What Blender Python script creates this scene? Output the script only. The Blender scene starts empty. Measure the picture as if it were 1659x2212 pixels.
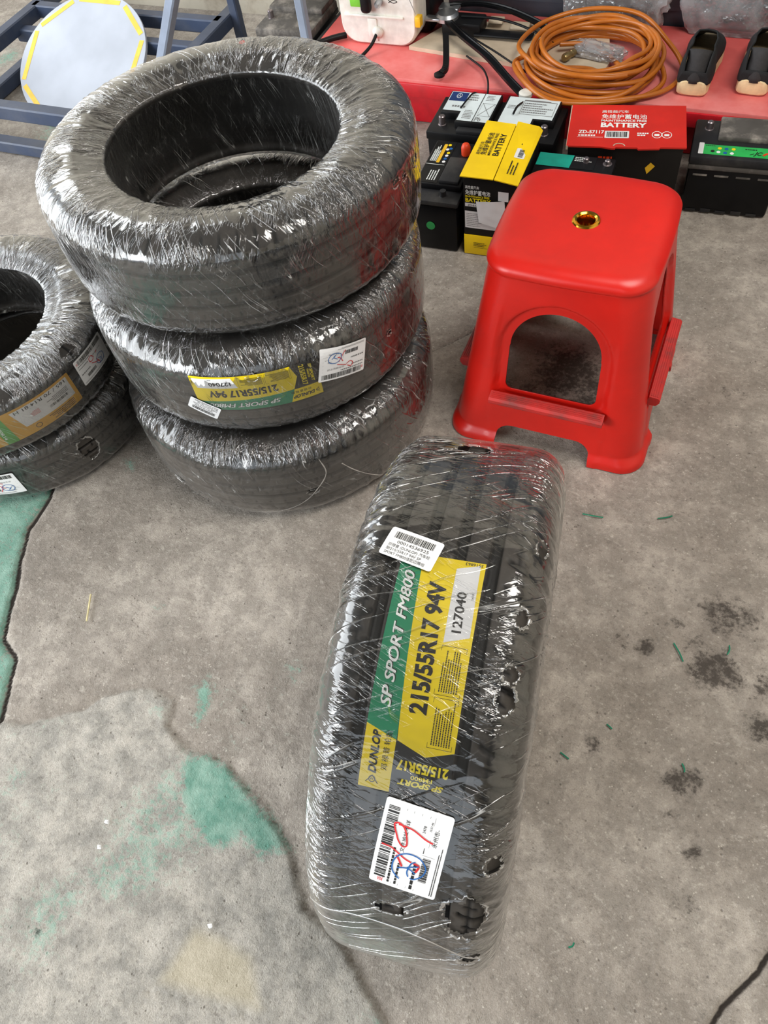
import bpy, bmesh, math, random
import numpy as np
from mathutils import Matrix, Vector, noise as mnoise
from mathutils.geometry import tessellate_polygon

# ------------------------------------------------------------------ camera, world, lights, exposure
SC = bpy.context.scene
COL = SC.collection
cd = bpy.data.cameras.new('camera')
cam = bpy.data.objects.new('camera', cd)
COL.objects.link(cam)
cd.sensor_width = 36.0
cd.lens = 1650.0 / 2212.0 * 36.0
cd.clip_start = 0.02
cd.clip_end = 60
r_ = Vector((0.92081, 0.37431, -0.10956)); u_ = Vector((-0.26057, 0.79945, 0.54127)); w_ = Vector((-0.29019, 0.46986, -0.83368))
cam.matrix_world = Matrix(((r_.x, u_.x, -w_.x, 0.0), (r_.y, u_.y, -w_.y, 0.0), (r_.z, u_.z, -w_.z, 1.36278), (0, 0, 0, 1)))
SC.camera = cam

wd = bpy.data.worlds.new('overcast_sky'); SC.world = wd
wd.use_nodes = True
bgn = wd.node_tree.nodes['Background']
bgn.inputs[0].default_value = (0.86, 0.93, 1.0, 1)
bgn.inputs[1].default_value = 1.35


def area(name, loc, target, sx, sy, power, col):
    ld = bpy.data.lights.new(name, 'AREA'); ld.shape = 'RECTANGLE'
    ld.size = sx; ld.size_y = sy; ld.energy = power; ld.color = col
    o = bpy.data.objects.new(name, ld); COL.objects.link(o)
    o.location = loc
    o.rotation_euler = (Vector(target) - Vector(loc)).to_track_quat('-Z', 'Y').to_euler()
    return o


area('door_daylight', (-4.7, -0.5, 1.6), (-0.5, 0.7, 0.5), 5.0, 3.0, 172, (0.95, 0.98, 1.0))
area('front_daylight', (-3.1, -3.0, 1.8), (-0.3, 0.9, 0.2), 2.2, 2.2, 120, (0.97, 0.99, 1.0))
area('high_window', (-3.3, 2.5, 2.5), (-0.6, 1.2, 0.4), 1.3, 1.1, 30, (0.93, 0.97, 1.0))
area('right_side_fill', (0.75, 0.9, 3.1), (0.4, 1.0, 0.0), 1.5, 1.2, 60, (1.0, 0.96, 0.90))  # added fill light, unseen overhead, brightens the darker right side
SC.view_settings.view_transform = 'Standard'
SC.view_settings.look = 'None'
SC.view_settings.gamma = 1.0
SC.view_settings.use_curve_mapping = False
SC.view_settings.exposure = 0.22
SC.cycles.max_bounces = 10
SC.cycles.transparent_max_bounces = 16
SC.cycles.sample_clamp_indirect = 6.0
SC.cycles.caustics_reflective = False
SC.cycles.caustics_refractive = False
rng = random.Random(7)
PI = math.pi


# ------------------------------------------------------------------ materials
def lin(c):
    return tuple((x / 255 / 12.92) if x / 255 <= 0.04045 else ((x / 255 + 0.055) / 1.055) ** 2.4 for x in c) + (1,)


class NT:
    def __init__(s, name):
        s.m = bpy.data.materials.new(name); s.m.use_nodes = True
        s.t = s.m.node_tree; s.n = s.t.nodes; s.l = s.t.links
        s.b = s.n['Principled BSDF']; s.out = s.n['Material Output']

    def N(s, typ, **kw):
        nd = s.n.new(typ)
        for k, v in kw.items():
            if k.startswith('i_'):
                key = k[2:]
                nd.inputs[int(key) if key.isdigit() else key.replace('_', ' ')].default_value = v
            else:
                setattr(nd, k, v)
        return nd

    def L(s, a, b):
        s.l.new(a, b)

    def math(s, op, a, b=None, c=None):
        nd = s.n.new('ShaderNodeMath'); nd.operation = op
        for i, x in enumerate((a, b, c)):
            if x is None: continue
            if isinstance(x, (int, float)): nd.inputs[i].default_value = x
            else: s.l.new(x, nd.inputs[i])
        return nd.outputs[0]

    def mix(s, f, a, b, mode='MIX'):
        nd = s.n.new('ShaderNodeMix'); nd.data_type = 'RGBA'; nd.blend_type = mode
        for i, x in ((0, f), (6, a), (7, b)):
            if isinstance(x, (int, float)): nd.inputs[i].default_value = x
            elif isinstance(x, tuple): nd.inputs[i].default_value = x
            else: s.l.new(x, nd.inputs[i])
        return nd.outputs[2]

    def noise(s, vec, scale, detail=3, rough=0.55):
        nd = s.n.new('ShaderNodeTexNoise'); nd.inputs['Scale'].default_value = scale
        nd.inputs['Detail'].default_value = detail; nd.inputs['Roughness'].default_value = rough
        if vec is not None: s.l.new(vec, nd.inputs['Vector'])
        return nd.outputs['Fac']

    def ramp(s, f, p0, p1, v0=0.0, v1=1.0):
        nd = s.n.new('ShaderNodeMapRange'); nd.interpolation_type = 'SMOOTHSTEP'
        nd.inputs[1].default_value = p0; nd.inputs[2].default_value = p1
        nd.inputs[3].default_value = v0; nd.inputs[4].default_value = v1
        s.l.new(f, nd.inputs[0]); return nd.outputs[0]

    def mapping(s, vec, scale=(1, 1, 1), rot=(0, 0, 0), loc=(0, 0, 0)):
        nd = s.n.new('ShaderNodeMapping'); nd.inputs['Scale'].default_value = scale
        nd.inputs['Rotation'].default_value = rot; nd.inputs['Location'].default_value = loc
        s.l.new(vec, nd.inputs['Vector']); return nd.outputs[0]

    def bump(s, h, strength, dist):
        nd = s.n.new('ShaderNodeBump'); nd.inputs['Strength'].default_value = strength
        nd.inputs['Distance'].default_value = dist
        s.l.new(h, nd.inputs['Height']); return nd.outputs[0]


def simple(name, rgb, rough=0.5, metal=0.0, dirt=0.0, dirt_rgb=(120, 112, 100), bump=0.0, scale=30, spec=0.5, dirt_scale=9):
    t = NT(name); tc = t.N('ShaderNodeTexCoord').outputs['Object']
    base = lin(rgb)
    n = t.noise(tc, scale, 4)
    c = t.mix(t.ramp(n, 0.3, 0.7), tuple(x * 0.88 for x in base[:3]) + (1,), tuple(min(1, x * 1.1) for x in base[:3]) + (1,))
    if dirt:
        d = t.ramp(t.noise(tc, dirt_scale, 6, 0.65), 0.42, 0.72, 0, dirt)
        c = t.mix(d, c, lin(dirt_rgb))
    t.L(c, t.b.inputs['Base Color'])
    t.b.inputs['Roughness'].default_value = rough
    t.b.inputs['Metallic'].default_value = metal
    t.b.inputs['Specular IOR Level'].default_value = spec
    if bump:
        t.L(t.bump(t.noise(tc, scale * 4, 4), bump, 0.002), t.b.inputs['Normal'])
    return t.m


def film_material(name, milky=0.05, su=55.0, sv=7.0, strength=1.0, seed=0.0, streak=0.55, gloss=1.0):
    t = NT(name)
    uv = t.N('ShaderNodeUVMap').outputs[0]
    warp = t.N('ShaderNodeTexNoise', i_Scale=5.0, i_Detail=2.0)
    t.L(uv, warp.inputs['Vector'])
    wv = t.N('ShaderNodeVectorMath', operation='MULTIPLY_ADD')
    t.L(warp.outputs['Color'], wv.inputs[0]); wv.inputs[1].default_value = (0.05, 0.05, 0); t.L(uv, wv.inputs[2])
    v = wv.outputs[0]
    def shear(k):
        sp = t.N('ShaderNodeSeparateXYZ'); t.L(v, sp.inputs[0])
        cb = t.N('ShaderNodeCombineXYZ'); t.L(t.math('MULTIPLY_ADD', sp.outputs[1], k, sp.outputs[0]), cb.inputs[0]); t.L(sp.outputs[1], cb.inputs[1])
        return cb.outputs[0]
    va, vb, vc = shear(0.22), shear(-0.34), shear(0.55)
    n1 = t.noise(t.mapping(va, (su, sv, 1), loc=(seed, seed * 2, 0)), 1.0, 3, 0.6)
    n2 = t.noise(t.mapping(vb, (su * 1.7, sv * 2.0, 1), loc=(seed * 3, 1.7, 0)), 1.0, 3, 0.6)
    n4 = t.noise(t.mapping(vc, (su * 0.75, sv * 0.45, 1), loc=(seed * 2, 3.7, 0)), 1.0, 2, 0.45)
    n3 = t.noise(t.mapping(v, (95, 80, 1), loc=(seed, 4, 0)), 1.0, 2, 0.5)
    rg1 = t.math('ABSOLUTE', t.math('SUBTRACT', n1, 0.5))
    rg2 = t.math('ABSOLUTE', t.math('SUBTRACT', n2, 0.5))
    rg4 = t.math('ABSOLUTE', t.math('SUBTRACT', n4, 0.5))
    heavy = t.ramp(t.noise(t.mapping(v, (6, 10, 1), loc=(seed, 0, 0)), 1.0, 2), 0.46, 0.62, 0.02, 1.0)
    shd = t.N('ShaderNodeAttribute', attribute_name='shoulder').outputs['Fac']
    heavy = t.math('MULTIPLY', heavy, t.math('MULTIPLY_ADD', shd, 0.8, 0.2))
    light = t.ramp(t.noise(t.mapping(v, (14, 12, 1), loc=(seed, 9, 0)), 1.0, 2), 0.38, 0.60, 0.05, 1.0)
    h = t.math('ADD', t.math('MULTIPLY', rg1, 1.0), t.math('MULTIPLY', rg2, 0.6))
    h = t.math('ADD', h, t.math('MULTIPLY', n3, 0.14))
    h = t.math('MULTIPLY', h, heavy)
    thin = t.math('ADD', t.ramp(rg4, 0.0, 0.02, 1, 0), t.math('MULTIPLY', t.ramp(rg2, 0.0, 0.03, 1, 0), 0.35))
    h = t.math('ADD', h, t.math('MULTIPLY', t.math('MULTIPLY', thin, light), 0.055))
    nrm = t.bump(h, strength, 0.022)
    # thin crease lines where the film is folded double
    cr = t.math('MAXIMUM', t.ramp(rg4, 0.0, 0.006, 1, 0), t.math('MULTIPLY', t.ramp(rg2, 0.0, 0.006, 1, 0), 0.6))
    cr = t.math('MULTIPLY', t.math('MULTIPLY', cr, light), t.ramp(t.noise(t.mapping(v, (30, 22, 1)), 1.0, 2), 0.46, 0.64))
    tr = t.N('ShaderNodeBsdfTransparent'); tr.inputs[0].default_value = (0.985, 0.987, 0.99, 1)
    gl = t.N('ShaderNodeBsdfGlossy'); gl.inputs['Roughness'].default_value = 0.09
    gl.inputs['Color'].default_value = (1, 1, 1, 1)
    df = t.N('ShaderNodeBsdfDiffuse'); df.inputs['Color'].default_value = (0.80, 0.79, 0.76, 1)
    t.L(nrm, gl.inputs['Normal'])
    fr = t.N('ShaderNodeFresnel', i_IOR=1.5)
    fr2 = t.N('ShaderNodeFresnel', i_IOR=1.5); t.L(nrm, fr2.inputs['Normal'])
    frs = t.math('ADD', t.math('MULTIPLY', fr.outputs[0], 0.7), t.math('MULTIPLY', fr2.outputs[0], 0.5))
    fac = t.math('MINIMUM', t.math('MULTIPLY', frs, 1.9 * gloss), 0.7)
    s1 = t.N('ShaderNodeMixShader'); t.L(fac, s1.inputs[0]); t.L(tr.outputs[0], s1.inputs[1]); t.L(gl.outputs[0], s1.inputs[2])
    lw = t.N('ShaderNodeLayerWeight', i_Blend=0.25)
    mk = t.math('ADD', t.math('MULTIPLY', cr, streak), t.math('MULTIPLY', t.ramp(lw.outputs['Facing'], 0.45, 1.0, 0.25, 1.9), milky))
    mk = t.math('MINIMUM', mk, 0.9)
    s2 = t.N('ShaderNodeMixShader'); t.L(mk, s2.inputs[0]); t.L(s1.outputs[0], s2.inputs[1]); t.L(df.outputs[0], s2.inputs[2])
    t.L(s2.outputs[0], t.out.inputs['Surface'])
    return t.m


M = {}
def rubber_material():
    t = NT('tyre_rubber'); tc = t.N('ShaderNodeTexCoord').outputs['Object']
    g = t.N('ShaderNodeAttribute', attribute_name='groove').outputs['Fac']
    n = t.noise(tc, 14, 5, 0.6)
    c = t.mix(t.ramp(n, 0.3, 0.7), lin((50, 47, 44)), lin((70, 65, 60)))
    c = t.mix(g, c, lin((13, 12, 12)))  # dusty ribs stay grey; groove shade is put into the colour as near-black
    t.L(c, t.b.inputs['Base Color']); t.b.inputs['Roughness'].default_value = 0.6; t.b.inputs['Specular IOR Level'].default_value = 0.3
    t.L(t.bump(t.noise(tc, 240, 3), 0.15, 0.002), t.b.inputs['Normal'])
    return t.m


M['rubber'] = rubber_material()
M['film_a'] = film_material('stretch_film', 0.045, 55, 7, 0.9, 0.0)
M['film_b'] = film_material('stretch_film_second', 0.05, 48, 8, 0.9, 3.1)
M['film_c'] = film_material('stretch_film_third', 0.04, 42, 9, 0.9, 5.7)
M['film_s'] = film_material('stretch_film_standing', 0.03, 50, 6, 0.9, 9.3, 0.5, 1.0)
M['film_edge'] = film_material('stretch_film_edge', 0.35, 40, 40, 0.6, 2.2, 0.5, 2.0)
M['film_l'] = film_material('stretch_film_small', 0.05, 70, 6, 0.9, 12.9)
M['torn'] = film_material('torn_film', 0.55, 60, 60, 0.9, 1.2, 0.5, 2.5)
M['paper'] = simple('white_paper', (232, 232, 232), 0.55, scale=8)
M['yellow'] = simple('yellow_print', (243, 214, 10), 0.45, scale=10)
M['green'] = simple('green_print', (28, 138, 96), 0.45, scale=10)
M['leaf'] = simple('light_green_print', (92, 170, 70), 0.45)
M['orange_paper'] = simple('orange_paper', (214, 160, 40), 0.5, scale=10)
M['ink'] = simple('black_ink', (24, 22, 20), 0.5)
M['grey_ink'] = simple('grey_ink', (120, 120, 120), 0.5)
M['white_ink'] = simple('white_ink', (240, 244, 240), 0.5)
M['yellow_ink'] = simple('yellow_ink', (250, 225, 20), 0.5)
M['red_ink'] = simple('red_marker', (205, 30, 35), 0.5)
M['blue_ink'] = simple('blue_marker', (25, 95, 165), 0.5)
M['stool'] = simple('red_plastic', (204, 28, 18), 0.34, scale=5, dirt=0.10, dirt_rgb=(120, 20, 20), dirt_scale=14)
M['step'] = simple('scuffed_red_plastic', (190, 42, 38), 0.6, dirt=0.75, dirt_rgb=(92, 62, 58), scale=30, dirt_scale=22)
M['gold'] = simple('gold_plated_ring', (235, 178, 60), 0.15, 1.0)
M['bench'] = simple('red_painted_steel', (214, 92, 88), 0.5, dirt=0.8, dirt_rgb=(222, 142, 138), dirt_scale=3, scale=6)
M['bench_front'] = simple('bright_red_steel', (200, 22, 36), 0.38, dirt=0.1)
M['steel_blue'] = simple('navy_painted_steel', (52, 64, 88), 0.42, dirt=0.3, dirt_rgb=(100, 102, 106), scale=12)
M['steel_post'] = simple('pale_blue_steel', (140, 150, 168), 0.45, scale=12)
M['disc'] = simple('white_panel', (174, 180, 192), 0.55, scale=4)
M['tape'] = simple('yellow_tape', (244, 190, 60), 0.5)
M['black'] = simple('black_plastic', (20, 20, 22), 0.42, spec=0.22, bump=0.1)
M['blackgloss'] = simple('glossy_black_plastic', (14, 14, 16), 0.25, spec=0.22)
M['charcoal'] = simple('charcoal_plastic', (36, 36, 38), 0.5, spec=0.22, dirt=0.3, dirt_rgb=(100, 96, 90))
M['dusty'] = simple('dusty_plastic', (78, 74, 70), 0.8, dirt=0.9, dirt_rgb=(168, 160, 150), scale=20, dirt_scale=12)
M['lead'] = simple('lead_metal', (150, 140, 142), 0.35, 0.9, bump=0.2)
M['steel'] = simple('zinc_steel', (190, 192, 196), 0.32, 0.9)
M['redcap'] = simple('orange_red_cap', (226, 66, 24), 0.45)
M['sticker_green'] = simple('green_sticker', (40, 150, 76), 0.5)
M['grass_green'] = simple('bright_green_label', (45, 176, 84), 0.4)
M['teal'] = simple('teal_label', (20, 160, 140), 0.4)
M['navy'] = simple('navy_print', (22, 50, 105), 0.5)
M['icelabel'] = simple('glossy_white_label', (222, 232, 234), 0.3, scale=8)
M['carton_red'] = simple('red_carton', (214, 38, 26), 0.5, scale=8)
M['carton_yellow'] = simple('yellow_carton', (248, 206, 0), 0.5, scale=8)
M['carton_black'] = simple('black_carton', (22, 20, 19), 0.45, spec=0.22)
M['carton_edge'] = simple('carton_board', (190, 170, 150), 0.8)
M['white_plastic'] = simple('white_plastic', (226, 224, 216), 0.42, dirt=0.25, dirt_rgb=(205, 190, 160), dirt_scale=12)
M['lime'] = simple('lime_tape', (120, 200, 60), 0.5)
M['yellow_clip'] = simple('yellow_clip_plastic', (230, 180, 30), 0.5)
M['board'] = simple('pale_plywood', (205, 188, 164), 0.7, dirt=0.3, dirt_rgb=(170, 150, 125), scale=14)
M['hose'] = simple('amber_hose', (186, 104, 28), 0.32, scale=20, dirt=0.2, dirt_rgb=(150, 95, 50))
M['brass'] = simple('worn_brass', (150, 130, 90), 0.35, 0.9)
M['shoe'] = simple('black_knit', (22, 22, 24), 0.85, bump=0.4, scale=120)
M['shoe_grey'] = simple('charcoal_knit', (48, 46, 47), 0.85, bump=0.4, scale=120)
M['sole'] = simple('cream_foam_sole', (232, 205, 160), 0.6, dirt=0.3, dirt_rgb=(190, 150, 100), scale=40)
M['wallpaint'] = simple('peeling_whitewash', (205, 198, 182), 0.85, dirt=0.8, dirt_rgb=(110, 90, 68), bump=0.3, scale=10, dirt_scale=5)
M['panel'] = simple('slate_panel', (58, 68, 78), 0.5, scale=6, dirt=0.15)
M['ceiling'] = simple('workshop_ceiling', (92, 90, 86), 0.9)
M['straw'] = simple('straw', (226, 214, 164), 0.7)
M['strand'] = simple('green_strand', (20, 120, 90), 0.6)
M['rust'] = simple('rusty_iron', (120, 84, 58), 0.8, dirt=0.6, dirt_rgb=(60, 40, 30), bump=0.4)


def bag_material():
    t = NT('clear_bag')
    tc = t.N('ShaderNodeTexCoord').outputs['Object']
    n = t.noise(tc, 13, 3, 0.55); n2 = t.noise(tc, 34, 2, 0.6)
    nrm = t.bump(t.math('ADD', t.math('ABSOLUTE', t.math('SUBTRACT', n, 0.5)), t.math('MULTIPLY', n2, 0.18)), 0.8, 0.05)
    tr = t.N('ShaderNodeBsdfTransparent'); tr.inputs[0].default_value = (0.93, 0.94, 0.95, 1)
    gl = t.N('ShaderNodeBsdfGlossy'); gl.inputs['Roughness'].default_value = 0.15; t.L(nrm, gl.inputs['Normal'])
    df = t.N('ShaderNodeBsdfDiffuse'); df.inputs['Color'].default_value = (0.72, 0.72, 0.73, 1)
    fr = t.N('ShaderNodeFresnel', i_IOR=1.5); t.L(nrm, fr.inputs['Normal'])
    s1 = t.N('ShaderNodeMixShader'); t.L(t.math('MINIMUM', t.math('MULTIPLY', fr.outputs[0], 2.6), 0.95), s1.inputs[0]); t.L(tr.outputs[0], s1.inputs[1]); t.L(gl.outputs[0], s1.inputs[2])
    s2 = t.N('ShaderNodeMixShader'); t.L(t.ramp(n, 0.35, 0.7, 0.10, 0.34), s2.inputs[0]); t.L(s1.outputs[0], s2.inputs[1]); t.L(df.outputs[0], s2.inputs[2])
    t.L(s2.outputs[0], t.out.inputs['Surface'])
    return t.m


M['bag'] = bag_material()


# ------------------------------------------------------------------ object helpers
def mesh_obj(name, verts, faces, mat, parent=None, smooth=False):
    me = bpy.data.meshes.new(name)
    me.from_pydata([tuple(v) for v in verts], [], [tuple(f) for f in faces])
    me.update()
    if mat is not None: me.materials.append(mat)
    if smooth: me.shade_smooth()
    o = bpy.data.objects.new(name, me); COL.objects.link(o)
    if parent is not None: o.parent = parent
    return o


def bm_obj(name, bm, mat, parent=None, smooth=False):
    bmesh.ops.recalc_face_normals(bm, faces=bm.faces[:])
    me = bpy.data.meshes.new(name); bm.to_mesh(me); bm.free()
    if mat is not None: me.materials.append(mat)
    if smooth:
        me.shade_smooth()
        try: me.set_sharp_from_angle(angle=math.radians(38))
        except Exception: pass
    o = bpy.data.objects.new(name, me); COL.objects.link(o)
    if parent is not None: o.parent = parent
    return o


def thing(name, label, cat, loc=(0, 0, 0), rot=(0, 0, 0), group=None):
    o = bpy.data.objects.new(name, None); COL.objects.link(o)
    o.empty_display_size = 0.05
    o.location = loc; o.rotation_euler = rot
    o['label'] = label; o['category'] = cat
    if group: o['group'] = group
    return o


def tag(o, label, cat, group=None):
    o['label'] = label; o['category'] = cat
    if group: o['group'] = group
    return o


def struct(o):
    o['kind'] = 'structure'; return o


def add_box(bm, lo, hi, bevel=0.0, seg=2, taper=0.0):
    lo = Vector(lo); hi = Vector(hi)
    r = bmesh.ops.create_cube(bm, size=1.0)
    vs = r['verts']; c = (lo + hi) / 2; d = hi - lo
    for v in vs:
        k = 1.0 - taper if v.co.z < 0 else 1.0
        v.co = Vector((c.x + v.co.x * d.x * k, c.y + v.co.y * d.y * k, c.z + v.co.z * d.z))
    if bevel:
        es = list({e for v in vs for e in v.link_edges})
        bmesh.ops.bevel(bm, geom=es, offset=bevel, segments=seg, profile=0.5, affect='EDGES')


def box(name, lo, hi, mat, parent=None, bevel=0.0, seg=2, taper=0.0):
    bm = bmesh.new(); add_box(bm, lo, hi, bevel, seg, taper)
    return bm_obj(name, bm, mat, parent, smooth=bevel > 0)


def add_lathe(bm, prof, center=(0, 0, 0), n=24, axis='z', close=False):
    rings = []
    for (r, z) in prof:
        ring = []
        for i in range(n):
            a = 2 * PI * i / n
            p = (r * math.cos(a), r * math.sin(a), z)
            if axis == 'y': p = (p[0], z, p[1])
            if axis == 'x': p = (z, p[0], p[1])
            ring.append(bm.verts.new((p[0] + center[0], p[1] + center[1], p[2] + center[2])))
        rings.append(ring)
    m = len(rings)
    for j in range(m if close else m - 1):
        a, b = rings[j], rings[(j + 1) % m]
        for i in range(n):
            bm.faces.new((a[i], a[(i + 1) % n], b[(i + 1) % n], b[i]))
    if not close:
        for ring in (rings[0], rings[-1]):
            if len(ring) > 2: bm.faces.new(ring)


def lathe(name, prof, mat, parent=None, center=(0, 0, 0), n=24, axis='z', close=False):
    bm = bmesh.new(); add_lathe(bm, prof, center, n, axis, close)
    return bm_obj(name, bm, mat, parent, smooth=True)


def catmull(pts, k=8, closed=False):
    P = [Vector(p) for p in pts]; out = []
    n = len(P)
    for i in range(n if closed else n - 1):
        if closed: a, b, c, d = P[i - 1], P[i], P[(i + 1) % n], P[(i + 2) % n]
        else: a, b, c, d = P[max(i - 1, 0)], P[i], P[i + 1], P[min(i + 2, n - 1)]
        for j in range(k):
            t = j / k
            out.append(0.5 * ((2 * b) + (c - a) * t + (2 * a - 5 * b + 4 * c - d) * t * t + (3 * b - a - 3 * c + d) * t ** 3))
    if not closed: out.append(P[-1])
    return out


def add_sweep(bm, pts, sec, closed=False, up=Vector((0, 0, 1)), caps=True):
    """sweep a 2D section (list of (side, up)) along points"""
    n = len(pts); rings = []
    for i, p in enumerate(pts):
        if closed: d = pts[(i + 1) % n] - pts[i - 1]
        else: d = pts[min(i + 1, n - 1)] - pts[max(i - 1, 0)]
        d.normalize()
        s = d.cross(up)
        if s.length < 1e-4: s = d.cross(Vector((1, 0, 0)))
        s.normalize(); w = s.cross(d)
        rings.append([bm.verts.new(p + s * a + w * b) for a, b in sec])
    m = len(sec)
    for i in range(n if closed else n - 1):
        a, b = rings[i], rings[(i + 1) % n]
        for j in range(m):
            bm.faces.new((a[j], a[(j + 1) % m], b[(j + 1) % m], b[j]))
    if not closed and caps:
        bm.faces.new(rings[0]); bm.faces.new(rings[-1])


def circ(r, n=8):
    return [(r * math.cos(2 * PI * i / n), r * math.sin(2 * PI * i / n)) for i in range(n)]


def tube(name, pts, r, mat, parent=None, closed=False, n=12, k=8):
    bm = bmesh.new(); add_sweep(bm, catmull(pts, k, closed), circ(r, n), closed)
    return bm_obj(name, bm, mat, parent, smooth=True)


def bar(name, a, b, w, h, mat, parent=None):
    """square steel tube between two points (centres)"""
    bm = bmesh.new()
    e = 0.004
    sec = [(-w / 2 + e, -h / 2), (w / 2 - e, -h / 2), (w / 2, -h / 2 + e), (w / 2, h / 2 - e), (w / 2 - e, h / 2), (-w / 2 + e, h / 2), (-w / 2, h / 2 - e), (-w / 2, -h / 2 + e)]
    add_sweep(bm, [Vector(a), Vector(b)], sec)
    return bm_obj(name, bm, mat, parent)


# ------------------------------------------------------------------ flat print: polygons and text in 2D, placed through a mapping
_fc = bpy.data.curves.new('lettering', 'FONT')
_fo = bpy.data.objects.new('lettering', _fc); COL.objects.link(_fo)


def text2d(s, size, x=0, y=0, rot=0.0, bold=0.0, xs=1.0, shear=0.0, align='LEFT', width=None):
    _fc.body = s; _fc.size = 1.0; _fc.shear = shear; _fc.offset = bold; _fc.align_x = 'LEFT'
    _fc.resolution_u = 3
    dg = bpy.context.evaluated_depsgraph_get(); dg.update()
    ev = _fo.evaluated_get(dg)
    me = ev.to_mesh()
    V = np.array([v.co[:2] for v in me.vertices]) if len(me.vertices) else np.zeros((0, 2))
    F = [tuple(p.vertices) for p in me.polygons]
    ev.to_mesh_clear()
    if len(V) == 0: return V, F
    V = V * size
    V[:, 0] -= V[:, 0].min()
    wtot = V[:, 0].max()
    if width: V[:, 0] *= width / max(wtot, 1e-9)
    else: V[:, 0] *= xs
    if align == 'CENTER': V[:, 0] -= V[:, 0].max() / 2
    c, q = math.cos(rot), math.sin(rot)
    return np.stack([x + V[:, 0] * c - V[:, 1] * q, y + V[:, 0] * q + V[:, 1] * c], 1), F


def rects2d(rs):
    V = []; F = []
    for (x0, y0, x1, y1) in rs:
        b = len(V); V += [(x0, y0), (x1, y0), (x1, y1), (x0, y1)]; F.append((b, b + 1, b + 2, b + 3))
    return np.array(V), F


def barcode2d(x0, y0, x1, y1, n, seed, vertical=False):
    r = random.Random(seed); rs = []; t = 0.0
    while t < 1:
        w = r.choice((0.5, 0.5, 1, 1.5)) / n; g = r.choice((0.5, 0.5, 1)) / n
        e = min(1, t + w)
        if vertical: rs.append((x0, y0 + (y1 - y0) * t, x1, y0 + (y1 - y0) * e))
        else: rs.append((x0 + (x1 - x0) * t, y0, x0 + (x1 - x0) * e, y1))
        t += w + g
    return rects2d(rs)


def stroke2d(pts, w, k=6):
    P = [Vector((p[0], p[1], 0)) for p in pts]
    P = catmull(P, k) if len(P) > 2 else P
    V = []; F = []
    for i, p in enumerate(P):
        d = P[min(i + 1, len(P) - 1)] - P[max(i - 1, 0)]
        d.normalize(); s = Vector((-d.y, d.x, 0)) * w / 2
        V += [(p.x + s.x, p.y + s.y), (p.x - s.x, p.y - s.y)]
    for i in range(len(P) - 1): F.append((2 * i, 2 * i + 1, 2 * i + 3, 2 * i + 2))
    return np.array(V), F


def outline2d(x0, y0, x1, y1, w):
    return rects2d([(x0, y0, x1, y0 + w), (x0, y1 - w, x1, y1), (x0, y0, x0 + w, y1), (x1 - w, y0, x1, y1)])


def micro2d(x0, y0, x1, y1, rows, seed, frac=0.45, vertical=False):
    """illegible small print: rows of short dashes"""
    r = random.Random(seed); rs = []
    for i in range(rows):
        h = (y1 - y0) / rows; y = y1 - (i + 1) * h + h * 0.25
        x = x0; end = x0 + (x1 - x0) * r.uniform(0.6, 1.0)
        while x < end:
            w = h * r.choice((0.45, 0.6, 0.8))
            rs.append((x, y, min(x + w, end), y + h * frac)); x += w + h * 0.18
    return rects2d(rs)


def join2d(*parts):
    V = []; F = []; b = 0
    for v, f in parts:
        if len(v) == 0: continue
        V.append(v); F += [tuple(i + b for i in q) for q in f]; b += len(v)
    return np.concatenate(V), F


def poly_grid(poly, step):
    """fill a 2D polygon and cut it in strips so that it can be bent"""
    bm = bmesh.new()
    vs = [bm.verts.new((p[0], p[1], 0)) for p in poly]
    for tri in tessellate_polygon([[Vector((p[0], p[1], 0)) for p in poly]]):
        try: bm.faces.new([vs[i] for i in tri])
        except ValueError: pass
    xs = [p[0] for p in poly]; ys = [p[1] for p in poly]
    for ax, lo, hi in ((0, min(xs), max(xs)), (1, min(ys), max(ys))):
        c = math.floor(lo / step) * step + step
        while c < hi:
            co = (c, 0, 0) if ax == 0 else (0, c, 0); no = (1, 0, 0) if ax == 0 else (0, 1, 0)
            bmesh.ops.bisect_plane(bm, geom=bm.verts[:] + bm.edges[:] + bm.faces[:], plane_co=co, plane_no=no, dist=1e-7)
            c += step
    bm.verts.index_update()
    V = np.array([v.co[:2] for v in bm.verts]); F = [tuple(v.index for v in f.verts) for f in bm.faces]
    bm.free(); return V, F


def rounded(x0, y0, x1, y1, r, k=4):
    pts = []
    for cx, cy, a0 in ((x1 - r, y0 + r, -PI / 2), (x1 - r, y1 - r, 0), (x0 + r, y1 - r, PI / 2), (x0 + r, y0 + r, PI)):
        for i in range(k + 1):
            a = a0 + PI / 2 * i / k; pts.append((cx + r * math.cos(a), cy + r * math.sin(a)))
    return pts


def place2d(name, VF, mapf, h, mat, parent):
    V, F = VF
    P = [mapf(x, y, h) for x, y in V]
    # face orientation outward: mapf keeps handedness
    o = mesh_obj(name, P, F, mat, parent)
    if name in ('barcode', 'small_print', 'swirl', 'notes', 'print', 'data_print', 'form_lines', 'band_print', 'red_print', 'front_print'): o['kind'] = 'stuff'
    return o


def planar(origin, ex, ey):
    o = Vector(origin); ex = Vector(ex); ey = Vector(ey); n = ex.cross(ey).normalized()
    return lambda x, y, h: o + ex * x + ey * y + n * h


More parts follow.
